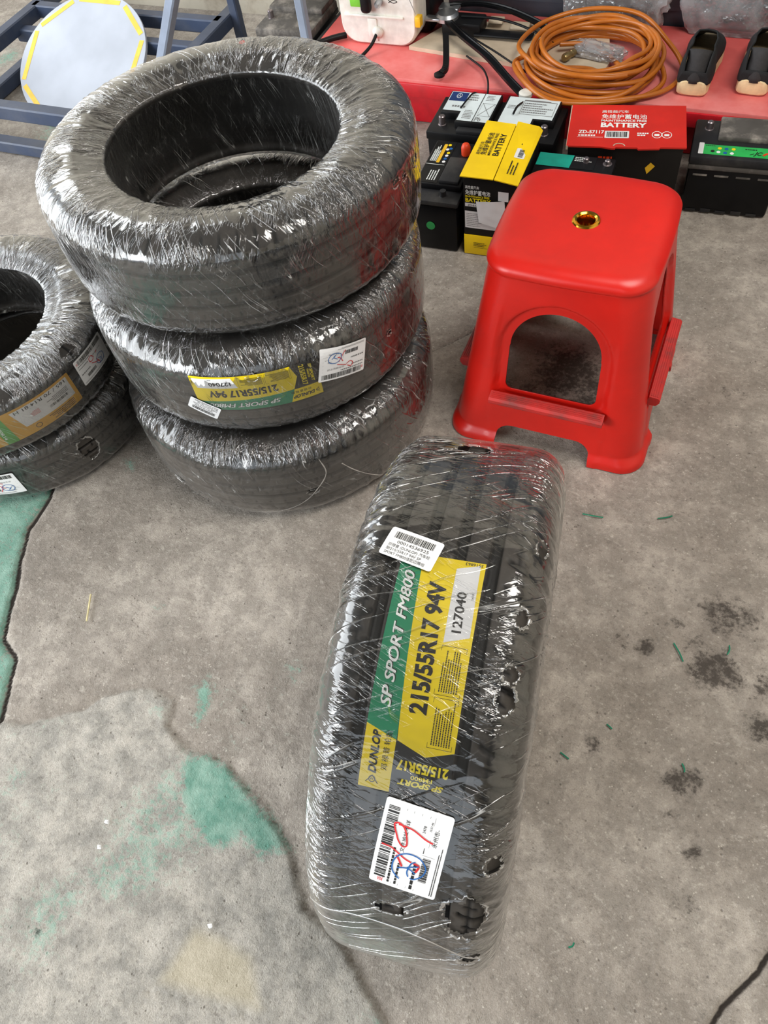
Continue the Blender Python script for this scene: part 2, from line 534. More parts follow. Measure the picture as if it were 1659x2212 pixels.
# ------------------------------------------------------------------ tyres
def vnoise2(u, v, per, seed):
    """value noise, periodic in u (u in [0,per))"""
    rs = np.random.RandomState(seed); nv = int(np.max(v)) + 3
    T = rs.rand(per, nv)
    ui = np.floor(u).astype(int); vi = np.floor(v).astype(int); fu = u - ui; fv = v - vi
    fu = fu * fu * (3 - 2 * fu); fv = fv * fv * (3 - 2 * fv)
    a = T[ui % per, vi]; b = T[(ui + 1) % per, vi]; c = T[ui % per, vi + 1]; d = T[(ui + 1) % per, vi + 1]
    return (a * (1 - fu) + b * fu) * (1 - fv) + (c * (1 - fu) + d * fu) * fv


def tyre_mesh(name, R, RB, hw, NT_, grooves, gw, sl_lo, nslots, slot_slope):
    """rubber tyre with grooved tread, axis along z"""
    sc = hw / 0.1005
    bs = []
    x = -0.093
    xs = list(np.arange(-0.093, 0.0931, 0.003))
    for g in grooves: xs += [g - gw / 2 - 0.001, g - gw / 2, g - gw / 2 + 0.0015, g, g + gw / 2 - 0.0015, g + gw / 2, g + gw / 2 + 0.001]
    xs = np.array(sorted(set(np.round(xs, 5))))
    keep = [xs[0]]
    for q in xs[1:]:
        if q - keep[-1] > 0.0007: keep.append(q)
    xs = np.array(keep)
    th = np.linspace(0, 2 * PI, NT_, endpoint=False)
    drop = 0.35 * xs ** 2 + np.clip((np.abs(xs) - 0.066) / 0.027, 0, 1) ** 2.2 * 0.026
    rad = R - drop
    g_depth = np.zeros_like(xs)
    for g in grooves: g_depth = np.maximum(g_depth, 0.010 * np.clip((gw / 2 + 0.0004 - np.abs(xs - g)) / 0.0015, 0, 1))
    RR = np.repeat((rad - g_depth)[None, :], NT_, 0)
    A = th[:, None]; X = xs[None, :]
    per = 2 * PI / nslots
    sgn = np.sign(X)
    ph = A - slot_slope * np.clip(np.abs(X) - sl_lo, 0, 1) ** 0.7 * 1.0 + sgn * per * 0.25
    dd = np.abs(((ph / per) % 1.0) - 0.5) * per * R
    slot = 0.006 * np.exp(-(dd / 0.0026) ** 2) * (np.abs(X) > sl_lo)
    dd2 = np.abs((((ph / per) + 0.5) % 1.0) - 0.5) * per * R
    slot2 = 0.004 * np.exp(-(dd2 / 0.0018) ** 2) * (np.abs(np.abs(X) - (sl_lo + 0.012)) < 0.007)
    sipe = 0.0025 * np.exp(-((np.abs(X) - (sl_lo + 0.011)) / 0.0010) ** 2)
    sip2 = 0.003 * np.exp(-(dd / 0.0022) ** 2) * ((np.abs(X) < sl_lo) & (np.abs(((np.abs(X) / 0.033) % 1) - 0.2) < 0.16))
    cut = np.maximum(np.maximum(slot, slot2), np.maximum(sipe, sip2))
    RR = RR - cut
    gv = np.clip(np.maximum(g_depth[None, :] / 0.006, cut / 0.0022) - 0.15, 0, 1)  # mask for the shade painted into grooves and slots
    # rest of the section: sidewalls, beads and inner liner
    def side(s):
        return [(R - 0.045, 0.0975), (R - 0.06, 0.1003), (R - 0.075, 0.1005), (RB + 0.03, 0.094), (RB + 0.015, 0.089), (RB + 0.006, 0.087), (RB, 0.080), (RB + 0.004, 0.070), (RB + 0.02, 0.072), (RB + 0.05, 0.082), (R - 0.05, 0.086), (R - 0.03, 0.075)]
    up = side(1); extra = [(r, b) for r, b in up] + [(R - 0.016, 0.045), (R - 0.014, 0.0), (R - 0.016, -0.045)] + [(r, -b) for r, b in up[::-1]]
    er = np.array([e[0] for e in extra]); eb = np.array([e[1] for e in extra])
    Rall = np.concatenate([RR, np.repeat(er[None, :], NT_, 0)], 1)
    Ball = np.concatenate([np.repeat(xs[None, :], NT_, 0), np.repeat(eb[None, :], NT_, 0)], 1) * sc
    V = np.stack([Rall * np.cos(A), Rall * np.sin(A), Ball], -1).reshape(-1, 3)
    m = Rall.shape[1]
    i = np.arange(NT_)[:, None]; j = np.arange(m)[None, :]
    F = np.stack([i * m + j, ((i + 1) % NT_) * m + j, ((i + 1) % NT_) * m + (j + 1) % m, i * m + (j + 1) % m], -1).reshape(-1, 4)
    me = bpy.data.meshes.new(name)
    me.from_pydata(V.tolist(), [], F.tolist()); me.update(); me.shade_smooth()
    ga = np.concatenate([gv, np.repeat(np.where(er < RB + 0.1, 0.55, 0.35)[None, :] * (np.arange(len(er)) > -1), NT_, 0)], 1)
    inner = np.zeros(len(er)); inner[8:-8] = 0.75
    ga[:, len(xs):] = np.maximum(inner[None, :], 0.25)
    at = me.attributes.new('groove', 'FLOAT', 'POINT'); at.data.foreach_set('value', ga.reshape(-1).astype(np.float32))
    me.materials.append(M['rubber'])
    return me


def film_mesh(name, R, RB, hw, mat, seed, holes=(), NT_=540, amp=1.0, slack=(), kk=5):
    """stretch film wound round the section: one closed skin with wrinkles, torn open at holes (theta_deg, b, ru, rb)"""
    P = [(R, 0.0), (R - 0.0012, 0.045), (R - 0.004, 0.07), (R - 0.013, 0.085), (R - 0.03, 0.097), (R - 0.055, 0.1025), (R - 0.08, 0.1025), (RB + 0.03, 0.097), (RB + 0.01, 0.091), (RB - 0.001, 0.083), (RB + 0.002, 0.06), (RB + 0.006, 0.0)]
    P = [(r, b * hw / 0.103) for r, b in P]
    full = [(r, -b) for r, b in P[::-1]] + P[1:-1]
    full = full[0:1] + full[1:]
    C = catmull([(r, b, 0) for r, b in full], kk, True)
    pr = np.array([(c.x, c.y) for c in C]); m = len(pr)
    seg = np.linalg.norm(np.roll(pr, -1, 0) - pr, axis=1); arc = np.concatenate([[0], np.cumsum(seg)])
    tan = np.roll(pr, -1, 0) - np.roll(pr, 1, 0); tan /= np.linalg.norm(tan, axis=1)[:, None]
    nor = np.stack([tan[:, 1], -tan[:, 0]], 1)
    th = np.linspace(0, 2 * PI, NT_, endpoint=False)
    U = (th / (2 * PI))[:, None] * np.ones((1, m)); S = arc[:m][None, :] * np.ones((NT_, 1))
    slant = 0.10 + 0.05 * math.sin(seed)
    def rid(nu, sv, sd, sl):
        u = ((U + sl * S) % 1.0) * nu; n = vnoise2(u, S * sv, nu, sd)
        return 1 - np.abs(2 * n - 1)
    w = 1.0 * rid(110, 9, seed, slant) ** 3 + 0.7 * rid(230, 16, seed + 1, -slant) ** 2 + 0.5 * rid(60, 30, seed + 2, 0.3)
    env = 0.35 + 0.9 * vnoise2(U * 9, S * 9, 9, seed + 3)
    sh = np.exp(-((np.abs(pr[:, 1]) - 0.09 * hw / 0.103) / 0.035) ** 2)[None, :]
    disp = amp * 0.0011 * w * env * (0.45 + 1.3 * sh)
    for (tc, bc, st, sb, a) in slack:      # loose bulges
        dt = (np.degrees(th)[:, None] - tc + 180) % 360 - 180
        disp = disp + a * np.exp(-(dt / st) ** 2 - ((pr[:, 1][None, :] - bc) / sb) ** 2) * (pr[:, 0][None, :] > RB + 0.03)
    rr = pr[:, 0][None, :] + nor[:, 0][None, :] * disp; bb = pr[:, 1][None, :] + nor[:, 1][None, :] * disp
    V = np.stack([rr * np.cos(th)[:, None], rr * np.sin(th)[:, None], bb], -1).reshape(-1, 3)
    i = np.arange(NT_)[:, None] * np.ones((1, m), int); j = np.arange(m)[None, :] * np.ones((NT_, 1), int)
    keep = np.ones((NT_, m), bool)
    jag = vnoise2(U * 150, S * 120, 150, seed + 9)
    jag = 0.6 * jag + 0.4 * vnoise2(U * 400, S * 330, 400, seed + 10)
    for (tc, bc, ru, rb) in holes:
        dt = ((np.degrees(th)[:, None] - tc + 180) % 360 - 180) * PI / 180 * R
        d = (dt / ru) ** 2 + ((pr[:, 1][None, :] - bc) / rb) ** 2
        keep &= ~((d + (jag - 0.5) * 0.9 < 0.85) & (pr[:, 0][None, :] > RB + 0.03))
    F = np.stack([i * m + j, ((i + 1) % NT_) * m + j, ((i + 1) % NT_) * m + (j + 1) % m, i * m + (j + 1) % m], -1)[keep]
    me = bpy.data.meshes.new(name)
    me.from_pydata(V.tolist(), [], F.tolist()); me.update(); me.shade_smooth()
    uvl = me.uv_layers.new(name='UVMap')
    uu = np.stack([i * 2 * PI * R / NT_, (i + 1) * 2 * PI * R / NT_, (i + 1) * 2 * PI * R / NT_, i * 2 * PI * R / NT_], -1)
    s0 = arc[j]; s1 = arc[j + 1]
    vv = np.stack([s0, s0, s1, s1], -1)
    uvl.data.foreach_set('uv', np.stack([uu, vv], -1)[keep].reshape(-1).astype(np.float32))
    at = me.attributes.new('shoulder', 'FLOAT', 'POINT')
    shv = np.clip((np.abs(pr[:, 1]) * 0.103 / hw - 0.045) / 0.03, 0, 1) * np.clip((pr[:, 0] - RB - 0.02) / 0.03, 0.25, 1)
    at.data.foreach_set('value', (shv[None, :] * np.ones((NT_, 1))).reshape(-1).astype(np.float32))
    me.materials.append(mat)
    return me


def cyl_map(theta0, b0, phi, R, hw=0.103, zs=1.0):
    c, s = math.cos(phi), math.sin(phi)
    def f(x, y, h):
        ds = x * c - y * s; db = x * s + y * c
        t = theta0 + ds / R; b = b0 + db
        q = min(max((abs(b) - 0.062) / 0.041, 0), 1.0)
        r = R - 0.4 * min(abs(b), 0.062) ** 2 * 0.8 - q ** 2 * 0.024 + h
        return Vector((r * math.cos(t), r * math.sin(t), b / zs))
    return f


def product_label(parent, theta0, b0, phi, R, zs=1.0):
    """yellow, green and black size label; origin at the lower left corner of the reading frame, millimetres"""
    f0 = cyl_map(theta0, b0, phi, R, zs=zs)
    f = lambda x, y, h: f0((x - 119) * 0.001, (y - 43) * 0.001, h)
    sheet = place2d('size_label', poly_grid([(0, 57), (0, 87), (2, 88), (238, 86), (238, 0), (48, 0), (8, 0), (8, 57)], 6), f, 0.0, M['ink'], parent)
    sheet['label'] = 'yellow, green and black tyre size label'
    place2d('yellow_panel', poly_grid([(51, 55.5), (72, 56.5), (238, 64.5), (238, 0), (49, 0), (40, 27)], 6), f, 0.0003, M['yellow'], sheet)
    place2d('yellow_block', poly_grid([(0, 57), (0, 88), (62, 87.5), (51, 56.5)], 6), f, 0.0003, M['yellow'], sheet)
    place2d('green_band', poly_grid([(62, 87.5), (238, 86), (238, 64.5), (72, 56.5), (51, 56.2)], 6), f, 0.0003, M['green'], sheet)
    place2d('white_panel', poly_grid([(158, 3), (149.5, 27.5), (227.5, 28.5), (235, 5)], 6), f, 0.0005, M['paper'], sheet)
    H = 0.0006
    place2d('size_text', text2d('215/55R17 94V', 23, 79, 32.5, 0.025, 0.042, width=131), f, H, M['ink'], sheet)
    sh = join2d(*[text2d('SP SPORT FM800', 15.0, 80.6 + dx, 66.6, 0.012, 0.0, shear=0.28, width=137) for dx in (0, 0.5, 1.0)])
    place2d('name_shadow', sh, f, H, M['ink'], sheet)
    place2d('name_text', join2d(*[text2d('SP SPORT FM800', 15.0, 80 + dx, 67.4 + dy, 0.012, 0.0, shear=0.28, width=137) for dx, dy in ((0, 0), (0.45, 0.25), (0.9, 0))]), f, H + 0.0002, M['white_ink'], sheet)
    place2d('code_text', text2d('127040', 13.0, 161, 12.5, 0.03, 0.022, width=42), f, H, M['ink'], sheet)
    place2d('small_print', join2d(text2d('0418', 3.4, 196, 6.0, 0.03), text2d('3516863', 4.8, 236.5, 2.5, PI / 2, 0.005, width=18)), f, H, M['ink'], sheet)
    place2d('maker_text', join2d(text2d('DUNLOP', 11.0, 15, 72.2, 0.0, 0.04, shear=0.25, width=42), text2d('邓', 7, 20, 62), text2d('禄', 7, 28, 62), text2d('普', 7, 36, 62), text2d('轮', 7, 44.5, 62), text2d('胎', 7, 52, 61.5),
            stroke2d([(5.5, 69), (13, 75.2)], 0.8), stroke2d([(5.5, 81), (13, 74.8)], 0.8), stroke2d([(9.2 + 3 * math.cos(a), 75 + 3 * math.sin(a)) for a in np.linspace(0, 2 * PI, 13)], 0.8), stroke2d([(8.2, 75.9), (9.2, 76.2), (9.9, 75.2), (9.0, 74.2), (8.2, 74.6)], 0.6)), f, H, M['ink'], sheet)
    place2d('tail_text', join2d(
            text2d('215/55R17', 13.0, 33.0, 3.0, PI / 2, 0.04, width=50), text2d('FM800', 5.6, 20.5, 17, PI / 2, 0.02, width=21), text2d('SP SPORT', 7.4, 15.2, 6, PI / 2, 0.045, shear=0.2, width=44)), f, H, M['yellow_ink'], sheet)
    place2d('notes', join2d(outline2d(100, 3.2, 147, 28, 0.35), outline2d(50, 3.2, 97.5, 27, 0.35), micro2d(103, 6, 143, 25, 8, 3), micro2d(53, 5, 95, 24.5, 8, 5)), f, H, M['ink'], sheet)
    place2d('swirl', join2d(*[stroke2d([(225 - i * 5, 64), (221 - i * 5, 72), (212 - i * 5, 78)], 0.35) for i in range(8)], *[stroke2d([(66 + i * 1.0, 57.5), (72 + i * 1.2, 66 + i * 0.3), (86 + i * 1.6, 71)], 0.3) for i in range(7)]), f, H, M['leaf'], sheet)
    return sheet


def shipping_label(parent, theta0, b0, phi, R, W=100, Hh=68, zs=1.0, seed=1, mark='standing'):
    f0 = cyl_map(theta0, b0, phi, R, zs=zs)
    f = lambda x, y, h: f0((x - W / 2) * 0.001, (y - Hh / 2) * 0.001, h)
    sheet = place2d('shipping_label', poly_grid(rounded(0, 0, W, Hh, 3), 6), f, 0.0, M['paper'], parent)
    sheet['label'] = 'white courier label with barcode and marker scrawl'
    H = 0.0003; k = W / 100.0
    place2d('barcode', join2d(barcode2d(9 * k, Hh - 15, W - 6, Hh - 4, 60, seed), barcode2d(18, 12, 48 * k, 20, 40, seed + 5)), f, H, M['ink'], sheet)
    lines = [(4, Hh - 29, W - 6, Hh - 28.7), (4, Hh - 37, W - 6, Hh - 36.7), (4, Hh - 45, W - 6, Hh - 44.7), (50, 9, 50.3, Hh - 45), (4, Hh - 22, W - 6, Hh - 21.7), (60, 17, W - 6, 17.3)]
    place2d('form_lines', rects2d(lines), f, H, M['grey_ink'], sheet)
    place2d('print', join2d(micro2d(5, Hh - 21, 58, Hh - 16, 1, seed + 1), micro2d(5, Hh - 28, 40, Hh - 23, 1, seed + 2), micro2d(5, Hh - 44.5, 46, Hh - 38, 1, seed + 3), micro2d(52, 20, 60, 22, 1, seed), text2d('文件地址不详', 5.0, 46, Hh - 27.4, width=36) , text2d('永州市-', 5.6, 62, 10.5, width=20), text2d('2478', 4.0, 74, Hh - 43.5), text2d('15:51:44', 3.0, 78, Hh - 49), micro2d(4, 3, W - 20, 7, 2, seed + 4)), f, H, M['grey_ink'] if mark != 'standing' else M['ink'], sheet)
    place2d('red_mark', join2d(text2d('亚', 6, 3, Hh - 13, PI / 2 * 0), ), f, H, M['red_ink'], sheet)
    if mark == 'standing':
        place2d('red_scrawl', join2d(stroke2d([(62, 49), (74, 54), (76, 48), (70, 42), (56, 38), (53, 42), (58, 47), (64, 50)], 1.6), stroke2d([(75, 50), (74, 36), (68, 22), (66, 14)], 1.6), stroke2d([(49, 62), (48, 52), (45, 46), (40, 37), (38, 30)], 1.6), stroke2d([(41, 46), (38, 43), (30, 38)], 2.0), stroke2d([(38, 28), (36, 22), (28, 24)], 2.2)), f, H + 0.0003, M['red_ink'], sheet)
        place2d('blue_scrawl', join2d(stroke2d([(14, 38), (22, 46), (34, 47), (43, 42), (47, 33), (45, 22), (36, 15), (26, 17), (19, 24), (19, 28)], 1.4), stroke2d([(27, 42), (30, 32), (26, 24)], 1.4), stroke2d([(20, 30), (26, 32), (36, 30), (40, 26)], 1.4), stroke2d([(31, 33), (36, 22)], 1.4)), f, H + 0.0004, M['blue_ink'], sheet)
    else:
        place2d('red_scrawl', join2d(stroke2d([(52, 40), (46, 48), (38, 46), (38, 38), (46, 36), (52, 42)], 1.5), stroke2d([(40, 32), (52, 24), (62, 20)], 1.5), stroke2d([(56, 30), (62, 14)], 1.5), stroke2d([(66, 46), (62, 42)], 1.5)) if mark == 'small' else join2d(stroke2d([(40, 46), (32, 50), (28, 44), (34, 38), (42, 42)], 1.5), stroke2d([(42, 44), (56, 40), (62, 38)], 1.5), stroke2d([(50, 34), (54, 24), (46, 10)], 1.5), stroke2d([(54, 26), (62, 22)], 1.5), stroke2d([(58, 33), (58, 29)], 1.5)), f, H + 0.0003, M['red_ink'], sheet)
        place2d('blue_scrawl', join2d(stroke2d([(60, 14), (72, 12), (80, 20), (78, 30), (66, 34), (56, 28), (54, 18), (62, 12)], 1.3), stroke2d([(62, 26), (70, 20), (66, 16), (74, 24)], 1.3)), f, H + 0.0004, M['blue_ink'], sheet)
    return sheet


def barcode_sticker(parent, theta0, b0, phi, R, zs=1.0):
    f0 = cyl_map(theta0, b0, phi, R, zs=zs)
    f = lambda x, y, h: f0((x - 30) * 0.001, (y - 18) * 0.001, h)
    sheet = place2d('barcode_sticker', poly_grid(rounded(0, 0, 60, 36, 3), 6), f, 0.0, M['paper'], parent)
    sheet['label'] = 'small white barcode sticker'
    place2d('barcode', barcode2d(7, 23, 52, 31.5, 56, 4), f, 0.0003, M['ink'], sheet)
    place2d('sticker_text', join2d(text2d('00014536925', 5.2, 13, 17.5, width=36), text2d('邓禄普 (DUNLOP) 汽车轮', 4.4, 5, 12.2, width=48), text2d('胎215/55R17 94V SP', 4.4, 5, 7.4, width=40), text2d('SPORT FM800适配迈腾帕', 4.4, 5, 2.6, width=46)), f, 0.0003, M['ink'], sheet)
    return sheet


def torn_fringe(parent, holes, R, seed, hw=0.103, zs=1.0):
    """ragged white edge of the torn film, one part"""
    r = random.Random(seed); V = []; F = []
    for (tc, bc, ru, rb) in holes:
        n = 72; c0 = r.uniform(0, 2 * PI); prev = None
        for i in range(n + 1):
            a = 2 * PI * i / n
            den = 0.25 + 0.75 * (0.5 + 0.5 * math.cos(a - c0))
            nz = [mnoise.noise(Vector((math.cos(a) * f + seed, math.sin(a) * f + tc, bc * 90))) for f in (2.2, 5.0, 11.0)]
            k0 = 1.0 + 0.16 * nz[1]; wd = max(0.0, 0.0008 + 0.0042 * den * (0.4 + nz[0]) + 0.0016 * nz[2])
            rows = []
            for m_, hh in ((0.0, 0.0004), (0.5, 0.0016 + 0.002 * nz[2] * den), (1.0, 0.0008 + 0.0022 * den * abs(nz[1]))):
                ds = math.cos(a) * (ru * k0 + wd * m_); db = math.sin(a) * (rb * k0 + wd * m_) + 0.0006 * nz[2] * m_
                t = math.radians(tc) + ds / R; b = max(-0.095, min(0.095, bc + db))
                q = min(max((abs(b) - 0.062) / 0.041, 0), 1.0); rad = R - q ** 2 * 0.024 + hh
                rows.append((rad * math.cos(t), rad * math.sin(t), b / zs))
            kx = len(V); V += rows
            if prev is not None and (nz[0] + 0.5 * nz[2]) > -0.14 and wd > 0.0006:
                for m_ in (0, 1): F.append((prev + m_, prev + m_ + 1, kx + m_ + 1, kx + m_))
            prev = kx
    o = mesh_obj('torn_film_edge', V, F, M['torn'], parent, True)
    o['kind'] = 'stuff'
    return o


RT, RBT = 0.3365, 0.212
TYRE = tyre_mesh('tyre', RT, RBT, 0.1005, 860, (-0.052, -0.019, 0.0125, 0.046), 0.0115, 0.058, 68, 0.45)
RF = 0.3395


def wrapped_tyre(label, loc, rotm, scale, film_mat, seed, holes=(), amp=1.0, slack=(), rubber=None, R=RF, RB=RBT - 0.002, hw=0.103, nt=540, kk=5):
    root = thing('tyre_parcel', label, 'tyre', group='car tyres wrapped in stretch film')
    root.matrix_world = Matrix.Translation(Vector(loc)) @ rotm @ Matrix.Diagonal(Vector((scale[0], scale[1], scale[2], 1)))
    o = bpy.data.objects.new('tyre_rubber', rubber or TYRE); COL.objects.link(o); o.parent = root
    f = bpy.data.objects.new('stretch_film', film_mesh('stretch_film', R, RB, hw, film_mat, seed, holes, NT_=nt, amp=amp, slack=slack, kk=kk)); COL.objects.link(f); f.parent = root
    f['label'] = 'clear crinkled plastic stretch film'
    if holes: torn_fringe(root, holes, R, seed, hw)
    return root


def film_edge(parent, pts, R, w=0.0016, hw=0.103):
    """overlapping edge of a film layer: a narrow raised ribbon along (theta_deg, b)"""
    P = catmull([(math.radians(t) * R, b, 0) for t, b in pts], 10)
    V = []; F = []
    for i, p in enumerate(P):
        d = (P[min(i + 1, len(P) - 1)] - P[max(i - 1, 0)]).normalized(); sd = Vector((-d.y, d.x, 0))
        for k, h in ((-1, 0.0002), (0, 0.0010), (1, 0.0002)):
            q_ = p + sd * (w * k * (0.7 + 0.5 * mnoise.noise(p * 60))); b = q_.y
            q = min(max((abs(b) - 0.062) / 0.041, 0), 1.0)
            rad = R + 0.001 + h - 0.32 * min(abs(b), 0.062) ** 2 - q ** 2 * 0.024
            t = q_.x / R
            V.append((rad * math.cos(t), rad * math.sin(t), b))
    for i in range(len(P) - 1):
        for k in (0, 1): F.append((3 * i + k, 3 * i + k + 1, 3 * i + k + 4, 3 * i + k + 3))
    o = mesh_obj('film_edge', V, F, M['film_edge'], parent, True)
    return o


I4 = Matrix.Identity(4)
D = math.radians
# bottom, middle and top of the stack
t3 = wrapped_tyre('wrapped black car tyre on the floor, bottom of the stack of three', (-0.8033, 0.9970, 0.1035), I4, (1, 1, 1), M['film_c'], 31,
                  holes=((251, -0.045, 0.016, 0.007), (258, -0.085, 0.018, 0.007), (306, -0.02, 0.012, 0.006)), amp=1.2, slack=((285, -0.02, 16, 0.06, 0.006),))
t2 = wrapped_tyre('wrapped black tyre with yellow-green size label, in the middle of the stack of three', (-0.8308, 1.0484, 0.3132), I4, (1.003, 1.003, 1), M['film_b'], 47,
                  holes=((297, 0.066, 0.010, 0.008), (345, 0.02, 0.006, 0.005)))
tilt = Matrix.Rotation(0.022, 4, Vector((0.851, 0.5255, 0)))
t1 = wrapped_tyre('wrapped black tyre with open hole on view, on top of the stack of three', (-0.8473, 1.083, 0.5295), tilt @ Matrix.Rotation(0.321, 4, 'Z'), (1.038, 0.98, 1.0), M['film_a'], 12,
                  holes=((336, 0.063, 0.011, 0.006), (341, 0.055, 0.008, 0.006), (353, 0.04, 0.012, 0.008)), amp=1.1)
product_label(t2, D(296.8), 0.028, PI, 0.3385)
shipping_label(t2, D(325.4), 0.035, D(165), 0.3412, 98, 72, seed=5, mark='stack')
barcode_sticker(t2, D(277.8), -0.012, D(150), 0.3414)
product_label(t1, D(41.0 - 18.4), 0.005, PI, 0.3385)
# the standing tyre: axis along image right, label on top
az = 0.14819
ax = Vector((math.cos(az), math.sin(az), 0)); e2 = Vector((-math.sin(az), math.cos(az), 0)); e3 = Vector((0, 0, 1))
RS = Matrix(((e2.x, e3.x, ax.x, 0), (e2.y, e3.y, ax.y, 0), (e2.z, e3.z, ax.z, 0), (0, 0, 0, 1)))
ZS = 1.065
st_holes = ((149.5, 0.066, 0.030, 0.020), (138, 0.085, 0.010, 0.007), (110, 0.075, 0.014, 0.008), (106, 0.077, 0.008, 0.007), (96.4, 0.079, 0.010, 0.006), (53, -0.006, 0.016, 0.020), (151.5, -0.004, 0.008, 0.016), (163, 0.074, 0.009, 0.010), (82, 0.088, 0.010, 0.005))
ts = wrapped_tyre('wrapped black tyre standing upright on its tread in front of the red stool', (-0.1539, 0.3407, 0.3415), RS, (1, 1, ZS), M['film_s'], 77, holes=st_holes, amp=0.9, nt=900, kk=10)
product_label(ts, 647 / 343, -0.0015, PI, 0.3385, ZS)
shipping_label(ts, 823.5 / 343, 0.012, D(173.5), 0.3415, 99, 67, ZS, seed=9)
barcode_sticker(ts, 522.5 / 343, -0.037, D(76), 0.3418, ZS)
lathe('paint_dot', [(0.006, 0.0), (0.006, 0.0008)], M['red_ink'], t1, (-0.003, 0.283, 0.1035), 12)['label'] = 'red paint dot on the sidewall'
film_edge(t3, [(311, 0.075), (312, 0.03), (308, -0.01), (301, -0.05), (290, -0.075), (280, -0.085)], RF)
film_edge(t3, [(318, 0.04), (322, 0.0), (327, -0.04), (333, -0.08)], RF, 0.0014)
film_edge(ts, [(158, -0.09), (156, -0.03), (158, 0.03), (163, 0.085)], RF, 0.0016)
# the two smaller tyres at the left
RL = 0.2955
TYRE_S = tyre_mesh('small_tyre', RL - 0.003, 0.174, 0.0805, 700, (-0.046, -0.016, 0.016, 0.046), 0.009, 0.054, 60, 0.5)
l2 = wrapped_tyre('small wrapped tyre on the floor, lower of the pair left of the stack', (-1.412, 0.795, 0.0835), I4, (1.012, 1.012, 1), M['film_l'], 90, holes=((335, 0.004, 0.022, 0.034),), rubber=TYRE_S, R=RL, RB=0.172, hw=0.0823)
l1 = wrapped_tyre('small wrapped tyre with orange size label, upper of the pair left of the stack', (-1.414, 0.766, 0.2475), I4, (1.012, 1.012, 0.92), M['film_l'], 93, holes=((357, 0.07, 0.02, 0.008),), amp=1.3, rubber=TYRE_S, R=RL, RB=0.172, hw=0.0823)
shipping_label(l1, D(3.4), 0.018, D(-2), 0.2975, 98, 70, seed=15, mark='small')
shipping_label(l2, D(294), -0.002, D(0), 0.2975, 98, 68, seed=19, mark='stack')


def orange_label(parent, theta_r, b0, R):
    f0 = cyl_map(theta_r, b0, PI, R)
    f = lambda x, y, h: f0(x * 0.001, (y - 42) * 0.001, h)
    s = place2d('size_label', poly_grid(rounded(0, 0, 250, 84, 3), 6), f, 0, M['orange_paper'], parent)
    s['label'] = 'orange tyre size label with a white panel and green band'
    place2d('white_panel', poly_grid([(8, 6), (140, 6), (126, 58), (8, 58)], 6), f, 0.0003, M['paper'], s)
    place2d('green_band', poly_grid([(160, 0), (184, 0), (176, 84), (152, 84)], 6), f, 0.0003, M['leaf'], s)
    place2d('size_text', text2d('165 / 70 R14 81 H', 12, 14, 8, 0, 0.008, width=118), f, 0.0005, M['ink'], s)
    place2d('band_text', text2d('165/70R14', 9, 176, 12, PI / 2, 0.01, width=56), f, 0.0005, M['white_ink'], s)
    place2d('small_print', join2d(barcode2d(22, 40, 66, 47, 34, 8), micro2d(16, 24, 70, 38, 4, 4), micro2d(16, 62, 90, 80, 4, 7), micro2d(192, 10, 240, 40, 5, 9), stroke2d([(104 + 6 * math.cos(a), 70 + 6 * math.sin(a)) for a in np.linspace(0, 2 * PI, 13)], 1.4)), f, 0.0005, M['ink'], s)
    place2d('red_print', micro2d(86, 28, 108, 42, 5, 12), f, 0.0005, M['red_ink'], s)


orange_label(l1, D(350.3), 0.005, 0.2935)


# ------------------------------------------------------------------ setting: floor, walls, ceiling
SLAB = [(-1.6, -0.9), (-1.6, -0.05), (-1.046, 0.06), (-1.001, 0.091), (-0.958, 0.101), (-0.908, 0.132), (-0.858, 0.172), (-0.841, 0.202), (-0.793, 0.237), (-0.747, 0.251), (-0.705, 0.242), (-0.687, 0.201), (-0.629, 0.174), (-0.586, 0.178), (-0.542, 0.177), (-0.472, 0.144), (-0.406, 0.113), (-0.363, 0.082), (-0.328, 0.036), (-0.308, 0.019), (-0.27, 0.009), (-0.232, -0.003), (-0.1, -0.1), (0.0, -0.9)]
LEFT = [(-1.42, 0.72), (-1.238, 0.594), (-1.229, 0.563), (-1.227, 0.479), (-1.19, 0.397), (-1.167, 0.363), (-1.144, 0.313), (-1.109, 0.235), (-1.054, 0.207), (-1.028, 0.14), (-1.006, 0.089), (-1.046, 0.06), (-1.42, 0.0)]
CRACKS = [(LEFT[1:11], 0.006), ([(0.42, 0.30), (0.389, 0.257), (0.367, 0.216), (0.358, 0.193), (0.337, 0.16), (0.316, 0.127), (0.304, 0.092), (0.28, 0.03)], 0.005), ([(-0.498, -0.179), (-0.454, -0.167), (-0.417, -0.159), (-0.377, -0.155), (-0.317, -0.143), (-0.277, -0.143)], 0.0016), ([(-0.569, 1.214), (-0.516, 1.27), (-0.475, 1.323), (-0.452, 1.363)], 0.003), (SLAB[2:22], 0.0022)]
